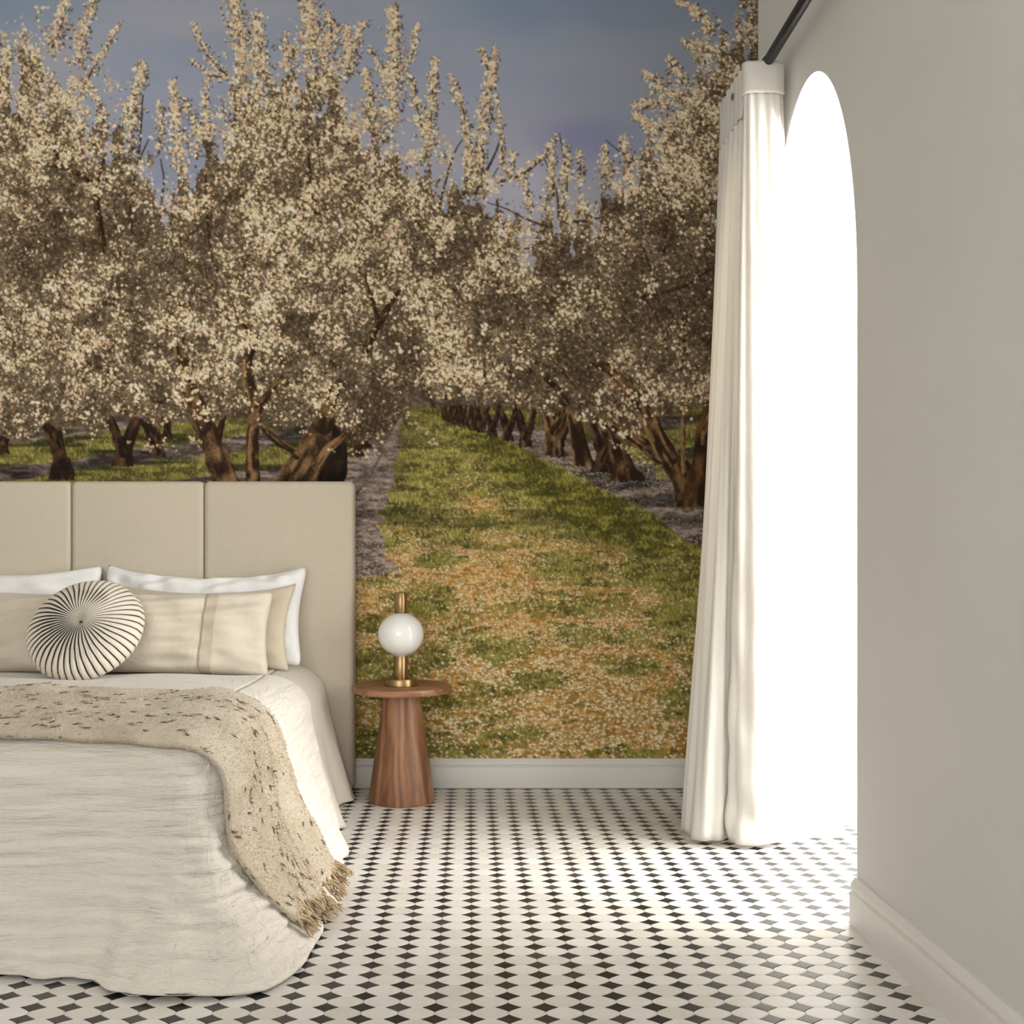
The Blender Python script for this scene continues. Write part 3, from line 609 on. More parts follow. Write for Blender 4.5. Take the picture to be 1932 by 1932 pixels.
def m_wood(name, scale, c0, c1, c2):
    t = NT(name); v = t.coord(scale); n = t.noise(v, 3.2, 6, .62, 1.1); fine = t.noise(t.coord(tuple(x * 4 for x in scale)), 12, 4, .7); big = t.noise(t.coord(), 4.5, 3)
    wv = t.n('ShaderNodeTexWave', wave_type='BANDS', bands_direction='X', inp={'Scale': 1.6, 'Distortion': 14., 'Detail': 4., 'Detail Scale': 1.6}); t.l(v, wv.inputs['Vector'])
    g = t.math('ADD', t.math('MULTIPLY', n, .65), t.math('MULTIPLY', wv.outputs['Fac'], .35))
    c = t.ramp(g, [(.22, c0), (.5, c1), (.8, c2)]); c = t.mix(t.math('MULTIPLY', fine, .35), c, c0, 'MIX')
    c = t.mix(t.ramp(big, [(.55, (0, 0, 0)), (.75, (.35, .35, .35))]), c, (.12, .055, .03, 1))
    vo = t.n('ShaderNodeTexVoronoi', feature='F1', inp={'Scale': 6.}); t.l(t.coord((1.3, 1.3, .55)), vo.inputs['Vector'])
    kn = t.ramp(vo.outputs['Distance'], [(.05, (.8, .8, .8)), (.11, (0, 0, 0))])
    c = t.mix(kn, c, (.05, .022, .012, 1))
    return t.set(c, .40, t.bump(fine, .09, .003), **{'Specular IOR Level': .45})
M_WOOD = m_wood('walnut_block', (3.6, 3.6, .36), (.15, .064, .030, 1), (.315, .150, .074, 1), (.46, .245, .135, 1))
M_WOODTOP = m_wood('walnut_top', (.7, 6., 6.), (.20, .088, .044, 1), (.34, .165, .086, 1), (.45, .24, .135, 1))
t = NT('brushed_brass'); v = t.coord((1, 1, .03)); M_BRASS = t.set(t.ramp(t.noise(v, 240, 2), [(.3, (.30, .195, .09, 1)), (.7, (.43, .29, .145, 1))]), .33, None, Metallic=1.0)
t = NT('opal_glass'); M_OPAL = t.set((.88, .87, .84, 1), .07, None, **{'Subsurface Weight': .9, 'Subsurface Radius': (.12, .12, .11), 'Coat Weight': .4, 'Coat Roughness': .05})
t = NT('black_metal'); M_ROD = t.set((.012, .012, .013, 1), .34, None, Metallic=.3)
# curtain: thick cotton that lets daylight through
t = NT('curtain_cotton'); w = t.math('ADD', t.noise(t.coord((1, 1, .1)), 500, 2), t.noise(t.coord((.1, .1, 1)), 500, 2))
nb = t.bump(t.noise(t.coord((1.3, 1.3, .35)), 7, 4, .6, .5), .22, .03, t.bump(w, .12, .002))
M_CURT = t.set((.78, .76, .715, 1), .9, nb, **{'Sheen Weight': .2, 'Specular IOR Level': .15})
tr = t.n('ShaderNodeBsdfTranslucent'); tr.inputs[0].default_value = (.80, .735, .62, 1); t.l(nb, tr.inputs['Normal'])
mx = t.n('ShaderNodeMixShader'); mx.inputs[0].default_value = .30; t.l(t.b.outputs[0], mx.inputs[1]); t.l(tr.outputs[0], mx.inputs[2]); t.l(mx.outputs[0], t.out.inputs[0])
t = NT('window_frame_paint'); M_FRAME = t.set((.80, .79, .77, 1), .4)
t = NT('clear_glass'); M_GLASS = t.set((1, 1, 1, 1), .0, None, **{'Transmission Weight': 1.0, 'IOR': 1.02, 'Specular IOR Level': .2})
t = NT('mural_print'); at_ = t.n('ShaderNodeVertexColor', layer_name='print')
gain = t.n('ShaderNodeVectorMath', operation='MULTIPLY'); t.l(at_.outputs['Color'], gain.inputs[0]); gain.inputs[1].default_value = (1.22, 1.21, 1.26)
M_MURAL = t.set(gain.outputs[0], .82, t.bump(t.noise(t.coord(), 330, 2), .04, .002), **{'Specular IOR Level': .18})
# =====================================================================  the room
XL, XR, XJ, YF, YB, ZC = -2.95, 0.99, 1.172, -2.50, 4.30, 3.40      # left wall, right wall, jog, wall behind the camera, mural wall, ceiling
XP, YP0, YP1 = 3.20, 0.70, 3.74                                       # passage beyond the arch
WT = 0.10
def wall_box(name, *b, mat=M_WALL, label=None): return struct(bm_obj(name, box_bm(*b), mat), label)
wall_box('wall_back', XL - WT, XJ + .078, YB, YB + .12, -.05, ZC, label='end wall of the bedroom behind the orchard mural')
wall_box('wall_left', XL - WT, XL, YF, YB, -.05, ZC, label='left wall of the bedroom, off the frame')
wall_box('ceiling', XL - WT, XP + WT, YF - WT, YB + .12, ZC, ZC + .1, mat=M_CEIL, label='plain ceiling over bedroom and passage')
# right wall with the tall elliptical arch
AY, AW, AB, AZ = 3.10, 0.395, 0.70, 1.635
out = [(YF, -.05), (AY - AW, -.05), (AY - AW, AZ)]
out += [(AY - AW * math.cos(a), AZ + AB * math.sin(a)) for a in np.linspace(0, math.pi, 49)[1:-1]]
out += [(AY + AW, AZ), (AY + AW, -.05), (3.63, -.05), (3.63, ZC), (YF, ZC)]
bm = bmesh.new(); vs = [bm.verts.new((XR, y, z)) for y, z in out]; f = bm.faces.new(vs)
ex = bmesh.ops.extrude_face_region(bm, geom=[f]); bmesh.ops.translate(bm, verts=[e for e in ex['geom'] if isinstance(e, bmesh.types.BMVert)], vec=(WT, 0, 0))
bmesh.ops.recalc_face_normals(bm, faces=bm.faces[:]); bmesh.ops.triangulate(bm, faces=[q for q in bm.faces if len(q.verts) > 4])
wr = struct(auto_smooth(bm_obj('wall_right', bm, M_WALL), 30), 'warm grey plaster wall with a tall arched opening')
bm = box_bm(XR + WT, XJ + .078, 3.53, YP1, -.05, ZC); box_bm(XJ, XJ + .078, YP1, YB, -.05, ZC, bm=bm)
struct(bm_obj('wall_return', bm, M_WALL), 'short set-back wall between arch wall and mural')
# passage beyond the arch
wall_box('wall_passage_end', XJ + .078, XP + WT, YP1, YP1 + WT, -.05, ZC, mat=M_WHITE, label='white end wall of the sunlit passage beyond the arch')
wall_box('wall_passage_near', XR + WT, XP + WT, YP0 - WT, YP0, -.05, ZC, mat=M_WHITE, label='near wall of the passage, hidden by the arch wall')
def window_wall(name, axis, at, u0, u1, wins, mat, label, th=WT):
    """wall with rectangular openings; wins = (u0, u1, z0, z1)"""
    bm = bmesh.new(); u = u0
    B = (lambda a, b, z0, z1: box_bm(at, at + th, a, b, z0, z1, bm=bm)) if axis == 'x' else (lambda a, b, z0, z1: box_bm(a, b, at, at + th, z0, z1, bm=bm))
    for (a, b, z0, z1) in wins:
        B(u, a, -.05, ZC); B(a, b, -.05, z0); B(a, b, z1, ZC); u = b
    B(u, u1, -.05, ZC)
    return struct(bm_obj(name, bm, mat), label)
def window(n, axis, at, u0, u1, z0, z1, cols, rows):
    mk = (lambda a, b, c, d, t=.025: box_bm(at - t, at + t, a, b, c, d)) if axis == 'x' else (lambda a, b, c, d, t=.025: box_bm(a, b, at - t, at + t, c, d))
    w = bm_obj('window_%d' % n, mk(u0, u1, z0, z0 + .05), M_FRAME); struct(w, 'unseen white framed window out of the frame')
    for a, b, c, d in ((u0, u1, z1 - .05, z1), (u0, u0 + .05, z0 + .05, z1 - .05), (u1 - .05, u1, z0 + .05, z1 - .05)): bm_obj('window_frame', mk(a, b, c, d), M_FRAME, w)
    for k in range(1, cols):
        u = u0 + (u1 - u0) * k / cols; bm_obj('glazing_bar', mk(u - .015, u + .015, z0 + .05, z1 - .05, .015), M_FRAME, w)
    for k in range(1, rows):
        z = z0 + (z1 - z0) * k / rows; bm_obj('glazing_bar', mk(u0 + .05, u1 - .05, z - .015, z + .015, .012), M_FRAME, w)
    bm_obj('pane', mk(u0 + .05, u1 - .05, z0 + .05, z1 - .05, .003), M_GLASS, w)
window_wall('wall_passage_outer', 'x', XP, YP0 - WT, YP1 + WT, [(1.60, 3.65, .3, 3.1)], M_WHITE, 'outer wall of the passage with a tall window')
window(1, 'x', XP + .06, 1.60, 3.65, .3, 3.1, 3, 4)
window_wall('wall_front', 'y', YF - WT, XL - WT, XR + WT, [(-2.75, -1.35, .55, 2.95), (-1.05, .35, .55, 2.95)], M_WALL, 'wall behind the photographer with two added windows')
window(2, 'y', YF - .06, -2.75, -1.35, .55, 2.95, 2, 3); window(3, 'y', YF - .06, -1.05, .35, .55, 2.95, 2, 3)  # unseen windows, made up to house the two room fill lights
# skirting boards
SK = [(0, 0), (.019, 0), (.019, .078), (.0175, .082), (.0135, .084), (.0135, .089), (.016, .092), (.0165, .098), (.013, .106), (.008, .112), (.0065, .117), (0, .117)]
struct(sprofile('baseboard_back', SK, ((XL, YB, 0), (1, 0, 0), XJ - XL, (0, -1, 0)), M_SKIRT), 'pale grey moulded skirting board below the mural')
SKr = [(a * 1.05, z * 1.04) for a, z in SK]
struct(sprofile('baseboard_right', SKr, ((XR, YF, 0), (0, 1, 0), AY - AW - YF, (-1, 0, 0)), M_SKIRT), 'pale grey moulded skirting board along the arch wall')
struct(sprofile('baseboard_return', SK, ((XR, AY + AW, 0), (0, 1, 0), 3.63 - AY - AW, (-1, 0, 0)), M_SKIRT), 'skirting board stub behind the curtain')
struct(sprofile('baseboard_left', SK, ((XL, YF, 0), (0, 1, 0), YB - YF, (1, 0, 0)), M_SKIRT), 'skirting board along the left wall')
struct(sprofile('baseboard_passage', [(a, z * .85) for a, z in SK], ((XJ + .078, YP1, 0), (1, 0, 0), XP - XJ - .078, (0, -1, 0)), M_SKIRT), 'white skirting board seen through the arch')
# ---------------------------------------------------------------  floor of charcoal lozenges and cream cushions
floor = struct(bm_obj('floor', box_bm(XL - WT, XP + WT, YF - WT, YB + .12, -.06, -.0016), M_GROUT), 'floor of cream stone tiles with small charcoal lozenges')
SX, SY, FX0, FY0 = .0763, .0568, .006, 2.156
def tile_mesh(kind):
    hw, hh, g = .365 * SX, .385 * SY, .0005
    def side(p, q, k, n=4):                           # arc from p to q bulging by k towards the lozenge centre
        p, q = np.array(p), np.array(q); m = []
        nrm = -(p + q) / np.linalg.norm(p + q)
        for i in range(n): s = i / n; m.append(p + (q - p) * s + nrm * k * 4 * s * (1 - s))
        return m
    R, T, L, B = (hw, 0), (0, hh), (-hw, 0), (0, -hh)
    loz = side(R, T, .0017) + side(T, L, .0017) + side(L, B, .0017) + side(B, R, .0017)
    if kind == 'b': pts = [p * (1 - .02) for p in loz]
    else:
        c = np.array
        def arc(cx, cy, p, q):                        # edge shared with the lozenge centred on the lattice corner (cx, cy)
            return [a + c((cx, cy)) for a in side(p, q, .0017 - .0005) + [c(q)]]
        pts = arc(-SX / 2, -SY / 2, T, R) + arc(SX / 2, -SY / 2, L, T) + arc(SX / 2, SY / 2, B, L) + arc(-SX / 2, SY / 2, R, B)
        pts = [p - np.sign(p) * g * np.array([1., 1.]) for p in pts]
    n = len(pts); k = .965 if kind == 'b' else .982
    v = [(p[0] * k, p[1] * k, 0) for p in pts] + [(p[0], p[1], -.0012) for p in pts] + [(p[0], p[1], -.006) for p in pts]
    f = [tuple(range(n))] + [(i, n + i, n + (i + 1) % n, (i + 1) % n) for i in range(n)] + [(n + i, 2 * n + i, 2 * n + (i + 1) % n, n + (i + 1) % n) for i in range(n)]
    return np.array(v), f
def lay(kind, mat, name, stuff_name):
    v, f = tile_mesh(kind)
    off = (0, 0) if kind == 'b' else (.5, .5)
    cells = []
    for i in range(int((XL - FX0) / SX) + 1, int((XP - FX0) / SX)):
        for j in range(int((YF - FY0) / SY) + 1, int((YB - FY0) / SY) + 1):
            x, y = FX0 + (i + off[0]) * SX, FY0 + (j + off[1]) * SY
            if x < XL + .04 or x > XP - .04 or y < YF + .03 or y > YB - .035: continue
            if not (y < YP1 - .03 and YP0 + .03 < y) and x > XJ - .02: continue
            cells.append((x, y))
    def seen(c):
        x, y = c
        if y < 2.1: return False
        px, py = 885 + 2000 * x / y, 1045 + 2000 * H_EYE / y
        if not (-10 < px < 1940 and py < 1945): return False
        if x > XR - .02: return False
        return not (-2.8 < x < -.42 and y > 2.36)
    vis = sorted([c for c in cells if seen(c)], key=lambda c: c[1])[:300]; near = set(vis)
    me = bpy.data.meshes.new(name); me.from_pydata([tuple(q) for q in v], [], f); me.update(); me.materials.append(mat)
    rnd = random.Random(3)
    for k, (x, y) in enumerate(vis):
        o = bpy.data.objects.new(name, me); COL.objects.link(o); o.parent = floor; o.location = (x, y, rnd.uniform(-.0003, .0002)); o.rotation_euler = (rnd.uniform(-.004, .004), rnd.uniform(-.003, .003), rnd.uniform(-.012, .012))
    rest = [c for c in cells if c not in near and not (-2.5 < c[0] < -.75 and 2.65 < c[1] < 4.1)]
    V = np.concatenate([v + np.array((x, y, 0)) for x, y in rest]); n = len(v)
    big = bpy.data.meshes.new(stuff_name)
    m = n // 3
    F = [tuple(q + k * n for q in ff) for k, c in enumerate(rest) for ff in (f[:1 + m] if 1.6 < c[1] and -1.3 < c[0] < 1.6 else f[:1])]
    big.from_pydata(V.tolist(), [], F); big.update(); big.materials.append(mat)
    bb = bmesh.new(); bb.from_mesh(big); bmesh.ops.delete(bb, geom=[q for q in bb.verts if not q.link_faces], context='VERTS'); bb.to_mesh(big); bb.free()
    o = link(bpy.data.objects.new(stuff_name, big), floor); o['kind'] = 'stuff'
lay('b', M_BLACK, 'charcoal_tile', 'charcoal_tile_field')
lay('w', M_CREAM, 'cream_tile', 'cream_tile_field')
# ---------------------------------------------------------------  the mural: a printed wall covering
def build_mural():
    OX, OY, W, H = -496, -112, 1932, 1550
    a = paint_mural(OX, OY, W, H)
    a = np.where(a <= .04045, a / 12.92, ((a + .055) / 1.055) ** 2.4)
    xs = np.concatenate([np.arange(OX + 2, -8, 5.), np.arange(-6, 1431.5, 1.6)])
    ys = np.concatenate([np.arange(OY + 2, -8, 5.), np.arange(-6, 1432.6, 1.6)])
    px = np.clip(xs - OX, 0, W - 2); py = np.clip(ys - OY, 0, H - 2)
    x0 = px.astype(int); y0 = py.astype(int); fx = (px - x0)[None, :, None]; fy = (py - y0)[:, None, None]
    a = np.minimum(a, .66)
    c = (a[y0][:, x0] * (1 - fx) + a[y0][:, x0 + 1] * fx) * (1 - fy) + (a[y0 + 1][:, x0] * (1 - fx) + a[y0 + 1][:, x0 + 1] * fx) * fy
    wx = (xs - 885) / F_PX * D_BACK; wz = H_EYE - (ys - 1045) / F_PX * D_BACK
    wx[0] = XL + .001; wx[-1] = XJ - .001; wz[0] = ZC - .002; wz[-1] = .1165
    P = np.zeros((len(ys), len(xs), 3), np.float32); P[..., 0] = wx[None]; P[..., 2] = wz[:, None]; P[..., 1] = YB - .003
    o = grid_obj('wall_mural', P, M_MURAL)
    at = o.data.color_attributes.new('print', 'FLOAT_COLOR', 'POINT')
    rgba = np.ones((len(ys), len(xs), 4), np.float32); rgba[..., :3] = c
    at.data.foreach_set('color', rgba.reshape(-1))
    tag(o, 'printed wall mural of a blossoming orchard with a grassy lane', 'mural')
build_mural()
# =====================================================================  the bed
BX, ZT = -1.569, .520                                   # centre line of the bed, height of the made-up top
EX, EL, EF, RC, RS = -.555, -2.583, 2.45, .16, .16      # edges of the soft block (right, left, foot), plan corner radius, top rounding
YH = 4.165
# perimeter of the soft block: right side from the head to the foot, round the corner, along the foot, left side back
PL = [YH - (EF + RC), math.pi / 2 * RC, (EX - RC) - (EL + RC), math.pi / 2 * RC, YH - (EF + RC)]
PC = np.cumsum([0] + PL)
def perim(a):
    a = np.asarray(a, float); x = np.zeros_like(a); y = np.zeros_like(a); nx = np.zeros_like(a); ny = np.zeros_like(a)
    m = a < PC[1]; x[m] = EX; y[m] = YH - a[m]; nx[m] = 1
    m = (a >= PC[1]) & (a < PC[2]); q = (a[m] - PC[1]) / RC; nx[m] = np.cos(q); ny[m] = -np.sin(q); x[m] = EX - RC + RC * nx[m]; y[m] = EF + RC + RC * ny[m]
    m = (a >= PC[2]) & (a < PC[3]); x[m] = EX - RC - (a[m] - PC[2]); y[m] = EF; ny[m] = -1
    m = (a >= PC[3]) & (a < PC[4]); q = (a[m] - PC[3]) / RC; nx[m] = -np.sin(q); ny[m] = -np.cos(q); x[m] = EL + RC + RC * nx[m]; y[m] = EF + RC + RC * ny[m]
    m = a >= PC[4]; x[m] = EL; y[m] = EF + RC + (a[m] - PC[4]); nx[m] = -1
    return x, y, nx, ny
def inv_perim(X, Y):
    """signed distance outside the block edge and the perimeter coordinate"""
    qx = np.clip(X, EL + RC, EX - RC); qy = np.maximum(Y, EF + RC)
    dx, dy = X - qx, Y - qy; d = np.hypot(dx, dy)
    inside = np.minimum.reduce([EX - X, X - EL, Y - EF])
    s = np.where(d > 1e-9, d - RC, -inside)
    s = np.where((dy < -1e-9) | (X > EX - RC) | (X < EL + RC), np.maximum(d - RC, -inside * 0 - RC), s)
    core = (X <= EX - RC) & (X >= EL + RC) & (Y >= EF + RC); s = np.where(core, -inside, s)
    a = np.where(X > EX - RC, np.where(dy < -1e-9, PC[1] + np.arctan2(-dy, np.maximum(dx, 1e-9)) * RC, YH - Y),
        np.where(X < EL + RC, np.where(dy < -1e-9, PC[3] + np.arctan2(np.maximum(-dx, 1e-9), np.maximum(-dy, 1e-9)) * RC, PC[4] + Y - EF - RC), PC[2] + (EX - RC - X)))
    return s, a
PM = PC[-1] / 2
def flare(a):
    b = np.minimum(a, PC[-1] - a)
    return np.interp(b, [0, .9, PC[1] - .1, PC[1] + .06, PC[1] + .14, PC[2] + .04, PC[2] + .16, PC[2] + .35, PM], [.15, .165, .19, .215, .265, .20, .115, .075, .075])
def fexp(a):
    b = np.minimum(a, PC[-1] - a)
    return np.interp(b, [0, 1.0, PC[1] - .1, PC[1] + .1, PC[2] + .1, PC[2] + .4, PM], [1.15, 1.2, 1.7, 3.0, 3.0, 1.5, 1.3])
def ripple(a, w):
    b = np.minimum(a, PC[-1] - a)
    amp = np.interp(b, [0, PC[1] - .15, PC[1] + .05, PC[2] + .1, PC[2] + .4, PM], [.010, .012, .020, .016, .006, .005])
    return amp * w ** 1.4 * (np.sin(a * 2 * math.pi / .41 + .7) + .55 * np.sin(a * 2 * math.pi / .173 + 2.1 + w * 1.2) + .3 * np.sin(a * 2 * math.pi / .09 + w * 4))
RD = .13
def puff(X, Y):
    return .006 * np.sin(X * 5.1 + 1) * np.sin(Y * 4.3) + .004 * np.sin(X * 11 + Y * 7)
def surf(a, t):
    """t in [0,1] the rounding, t in [1,2] the hanging side; returns points"""
    x, y, nx, ny = perim(a)
    q = np.clip(t, 0, 1) * math.pi / 2
    s = -RS + RS * np.sin(q); z = ZT - RD + RD * np.cos(q)
    w = np.clip(t - 1, 0, 1)
    z = z - (ZT - RD) * w
    s = s + flare(a) * w ** fexp(a) + ripple(a, w)
    X, Y = x + nx * s, y + ny * s
    return np.stack([X, Y, z + puff(X, Y) * np.clip(1.2 - t, 0, 1)], -1)
def height(X, Y):
    s, a = inv_perim(X, Y); b = np.clip((s + RS) / RS, 0, 1)
    top = ZT - RD * (1 - np.sqrt(np.clip(1 - b ** 2, 0, 1))) + puff(X, Y) * (1 - b)
    w = np.zeros_like(s)
    for _ in range(8): w = np.clip(np.clip((s - ripple(a, w)) / flare(a), 0, 4), 0, None) ** (1 / fexp(a)) * .6 + w * .4
    return np.where(s > 0, (ZT - RD) * (1 - w), top)
def height_vec(X, Y): return height(X, Y)
bed = thing('bed', 'wide upholstered bed with a tall channelled beige linen headboard', 'bed', (BX, 3.3, 0))
def to_bed(o):
    o.parent = bed; o.matrix_parent_inverse = Matrix.Translation(-Vector(bed.location)); return o
hb = to_bed(bm_obj('headboard', box_bm(BX - 1.09, BX + 1.09, 4.235, 4.278, .02, 1.205, .01), M_HEADB))
for x0, x1 in ((BX - 1.113, BX - .5235), (BX - .5225, BX - .0005), (BX + .0005, BX + .5225), (BX + .5235, BX + 1.113)):
    bm = box_bm(x0, x1, 4.175, 4.279, .015, 1.2325, .021, 6)
    for v in bm.verts:                                  # soft padding: the face swells a little between the seams
        if v.co.y < 4.2:
            u = (v.co.x - (x0 + x1) / 2) / (x1 - x0) * 2; v.co.y -= .004 * max(0, 1 - u ** 4)
    p = bm_obj('headboard_panel', bm, M_HEADB, smooth=True); p.parent = hb
to_bed(bm_obj('mattress', box_bm(BX - .94, BX + .94, 2.56, 4.16, .28, .47, .05, 4), M_SHEET, smooth=True))
to_bed(bm_obj('bed_base', box_bm(BX - .93, BX + .93, 2.58, 4.17, .07, .275, .01), M_HEADB))
for sx in (-.85, .85):
    for y in (2.66, 4.06): to_bed(bm_obj('leg', box_bm(BX + sx - .03, BX + sx + .03, y - .03, y + .03, 0, .07, .004), M_WOOD))
# ---------------------------------------------------------------  bottom sheet that falls to the floor beside the headboard
def sheet_grid(a0, a1, na, tn, off, amod=None):
    t = np.concatenate([np.linspace(0, 1, 14), np.linspace(1, 2, tn)[1:]])
    G = np.zeros((na, len(t), 3))
    for k, tt in enumerate(t):
        aa = np.linspace(a0(tt), a1(tt), na); G[:, k] = surf(aa, np.full(na, tt))
    return G, t
def wrinkle(G, amp, sc, seed):
    r = np.random.default_rng(seed); d = np.zeros(G.shape[:2])
    for k in range(14):
        f = r.normal(size=3) * sc; d += np.sin(G @ f + r.random() * 6.28) / 14
    return d * amp
def bed_cloth(name, back, mat, off, solid, label, back_floor, end_t, seed, foot=True):
    """one piece of cloth over the top, the right side, the foot and the left side"""
    bm = bmesh.new()
    G, t = sheet_grid(lambda q: YH - back(q), lambda q: PC[-1] - (YH - back(q)), 420, 40, 0) if foot else (None, None)
    return G, t
def flat_top(y0, y1, n, m, x0=EL + RS, x1=EX - RS):
    X, Y = np.meshgrid(np.linspace(x0, x1, n), np.linspace(y0, y1, m), indexing='ij'); return np.stack([X, Y, ZT + puff(X, Y)], -1)
def join_grids(name, grids, mat, dz=0., shrink=0., solid=.004):
    V, F, n = [], [], 0
    for G in grids:
        nu, nv = G.shape[:2]; idx = np.arange(nu * nv).reshape(nu, nv) + n
        V.append(G.reshape(-1, 3)); F.append(np.stack([idx[:-1, :-1], idx[1:, :-1], idx[1:, 1:], idx[:-1, 1:]], -1).reshape(-1, 4)); n += nu * nv
    V = np.concatenate(V); F = np.concatenate(F); V[:, 2] += dz
    o = mesh_obj(name, V.tolist(), F.tolist(), mat)
    bm = bmesh.new(); bm.from_mesh(o.data); bmesh.ops.remove_doubles(bm, verts=bm.verts[:], dist=.0008); bmesh.ops.recalc_face_normals(bm, faces=bm.faces[:])
    up = sum(f.normal.z * f.calc_area() for f in bm.faces)
    if up < 0: bmesh.ops.reverse_faces(bm, faces=bm.faces[:])
    bm.to_mesh(o.data); bm.free()
    o.data.polygons.foreach_set('use_smooth', [True] * len(o.data.polygons))
    m = o.modifiers.new('thickness', 'SOLIDIFY'); m.thickness = solid; m.offset = 1 if shrink == 0 else -1
    return o
# beige sheet: head end only, on both sides
gr = [flat_top(3.30, YH, 60, 40)]
for side in (0, 1):
    ts = np.concatenate([np.linspace(0, 1, 14), np.linspace(1, 1.99, 44)[1:]]); na = 90; G = np.zeros((na, len(ts), 3))
    for k, tt in enumerate(ts):
        w = max(0, tt - 1); aa = np.linspace(0, YH - (3.30 - .0 * w), na)
        if side: aa = PC[-1] - aa
        p = surf(aa, np.full(na, tt))
        # narrower fall than the coverlet, with a loose pleat near the headboard
        x, y, nx, ny = perim(aa); p[:, 0] -= nx * (.055 * w ** 1.2 + .004) ; p[:, 0] += nx * .016 * w * np.sin(aa * 15 + .4)
        p[:, 2] -= .004
        p[:, 2] = np.maximum(p[:, 2], .006 + .012 * np.abs(np.sin(aa * 7)))
        G[:, k] = p
    gr.append(G)
o = join_grids('bed_sheet', gr, M_SHEET, -.004, 1, .003)
tag(o, 'beige linen bottom sheet falling to the floor beside the headboard', 'sheet')
# white coverlet over the middle and the foot
back = lambda t: 3.70 - .28 * max(0, t - 1)
ts = np.concatenate([np.linspace(0, 1, 18), np.linspace(1, 1.985, 90)[1:]]); na = 620; G = np.zeros((na, len(ts), 3))
for k, tt in enumerate(ts):
    s0 = YH - back(tt); aa = s0 + (PC[-1] - 2 * s0) * np.linspace(0, 1, na); G[:, k] = surf(aa, np.full(na, tt))
    w = max(0, tt - 1)
    x, y, nx, ny = perim(aa)
    b = np.minimum(aa, PC[-1] - aa)
    # crumpled corner, and fine crosswise creases over the foot
    crump = np.exp(-((b - PC[1] - .12) / .22) ** 2)
    d = .013 * crump * w * (np.sin(aa * 74 + w * 9 + 2.2 * np.sin(w * 11)) * .5 + np.sin(aa * 33 - w * 21 + 1.3) * .6 + .5 * np.sin(w * 52 + 3 * np.sin(aa * 9) + aa * 20) + .35 * np.sin(w * 95 + 4 * np.sin(aa * 14)))
    footm = np.clip((b - PC[2]) / .2, 0, 1)
    d = d + footm * w * (1 - w) * .006 * np.sin(w * 70 + 3 * np.sin(aa * 5.) + 1.5 * np.sin(aa * 13)) * (.6 + .4 * np.sin(aa * 3 + w * 5))
    G[:, k, 0] += nx * d; G[:, k, 1] += ny * d
    hem = .004 + .012 * np.abs(np.sin(aa * 9.3)) * (1 - crump) * 0 + .010 * crump * np.clip(np.sin(aa * 18 + .5), 0, 1)
    G[:, k, 2] = np.maximum(G[:, k, 2], hem)
o = join_grids('coverlet', [G, flat_top(EF + RS, 3.70, 90, 60)], M_COVER, .0015, 0, .005)
tag(o, 'off-white crinkled linen coverlet spread over mattress and foot of the bed', 'coverlet')
# ---------------------------------------------------------------  fleece throw lying across the foot
NU, NV = 300, 90
hemz = .055
throwP = np.zeros((NU, NV, 3)); throwN = np.zeros((NU, NV, 3)); throwU = np.zeros((NU, NV))
for j in range(NV):
    v = j / (NV - 1)
    xs = np.concatenate([np.linspace(EL - .06, EX - .22, 120), np.linspace(EX - .22, EX + .30, 700)[1:]])
    # edges drift along the width; on the hanging side the throw gathers
    g = np.clip((xs - (EX - .15)) / .28, 0, 1)
    yf = 2.505 + .018 * np.sin(xs * 4.2 + .6) + .035 * g; yb = 3.09 + .012 * np.sin(xs * 5) - .13 * g
    gather = .018 * np.sin(v * 15 + .8) * g
    ys = yf + (yb - yf) * v + gather
    zs = height(xs, ys)
    keep = zs > hemz + .015 * math.sin(v * 9); keep[:100] = True
    last = np.where(keep)[0].max(); xs, ys, zs = xs[:last + 1], ys[:last + 1], zs[:last + 1]
    L = np.r_[0, np.cumsum(np.sqrt(np.diff(xs) ** 2 + np.diff(zs) ** 2 + np.diff(ys) ** 2))]
    q = np.linspace(0, L[-1], NU); X, Y, Z = np.interp(q, L, xs), np.interp(q, L, ys), np.interp(q, L, zs)
    throwP[:, j] = np.stack([X, Y, Z], -1); throwU[:, j] = L[-1] - q
e = .004
tx, tv = np.gradient(throwP, axis=0), np.gradient(throwP, axis=1)
nn = np.cross(tx, tv); nn /= np.linalg.norm(nn, axis=-1, keepdims=True) + 1e-9; nn *= np.sign(nn[..., 2:3].mean())
vv = np.linspace(0, 1, NV)[None, :]; hang = np.clip((.50 - throwU) / .30, 0, 1); U = throwU
disp = .007 + .010 * (.5 + .5 * np.sin(vv * 9 + 1.2 * np.sin(U * 3) + .6)) * (1 - .3 * hang)
disp += .016 * np.exp(-((vv - .90 - .02 * np.sin(U * 6)) / .05) ** 2) * (1 - .5 * hang)         # roll behind the back edge
disp += .013 * np.exp(-((vv - .45 - .08 * np.sin(U * 2.4)) / .10) ** 2)
disp += 1.35 * hang * (.020 * np.exp(-((vv - .30) / .13) ** 2) - .010 * np.exp(-((vv - .62) / .09) ** 2) + .022 * np.exp(-((vv - .84) / .09) ** 2))
disp += .004 * np.sin(U * 31 + vv * 9) * np.sin(vv * 21 - U * 7)
TH = throwP + nn * disp[..., None]
TH[..., 2] = np.maximum(TH[..., 2], .02)
throw = grid_obj('throw_blanket', TH[::-1], M_THROW, None, .013, 1)
bm = bmesh.new(); bm.from_mesh(throw.data); bmesh.ops.recalc_face_normals(bm, faces=bm.faces[:])
if sum(f.normal.z * f.calc_area() for f in bm.faces) < 0: bmesh.ops.reverse_faces(bm, faces=bm.faces[:])
bm.to_mesh(throw.data); bm.free()
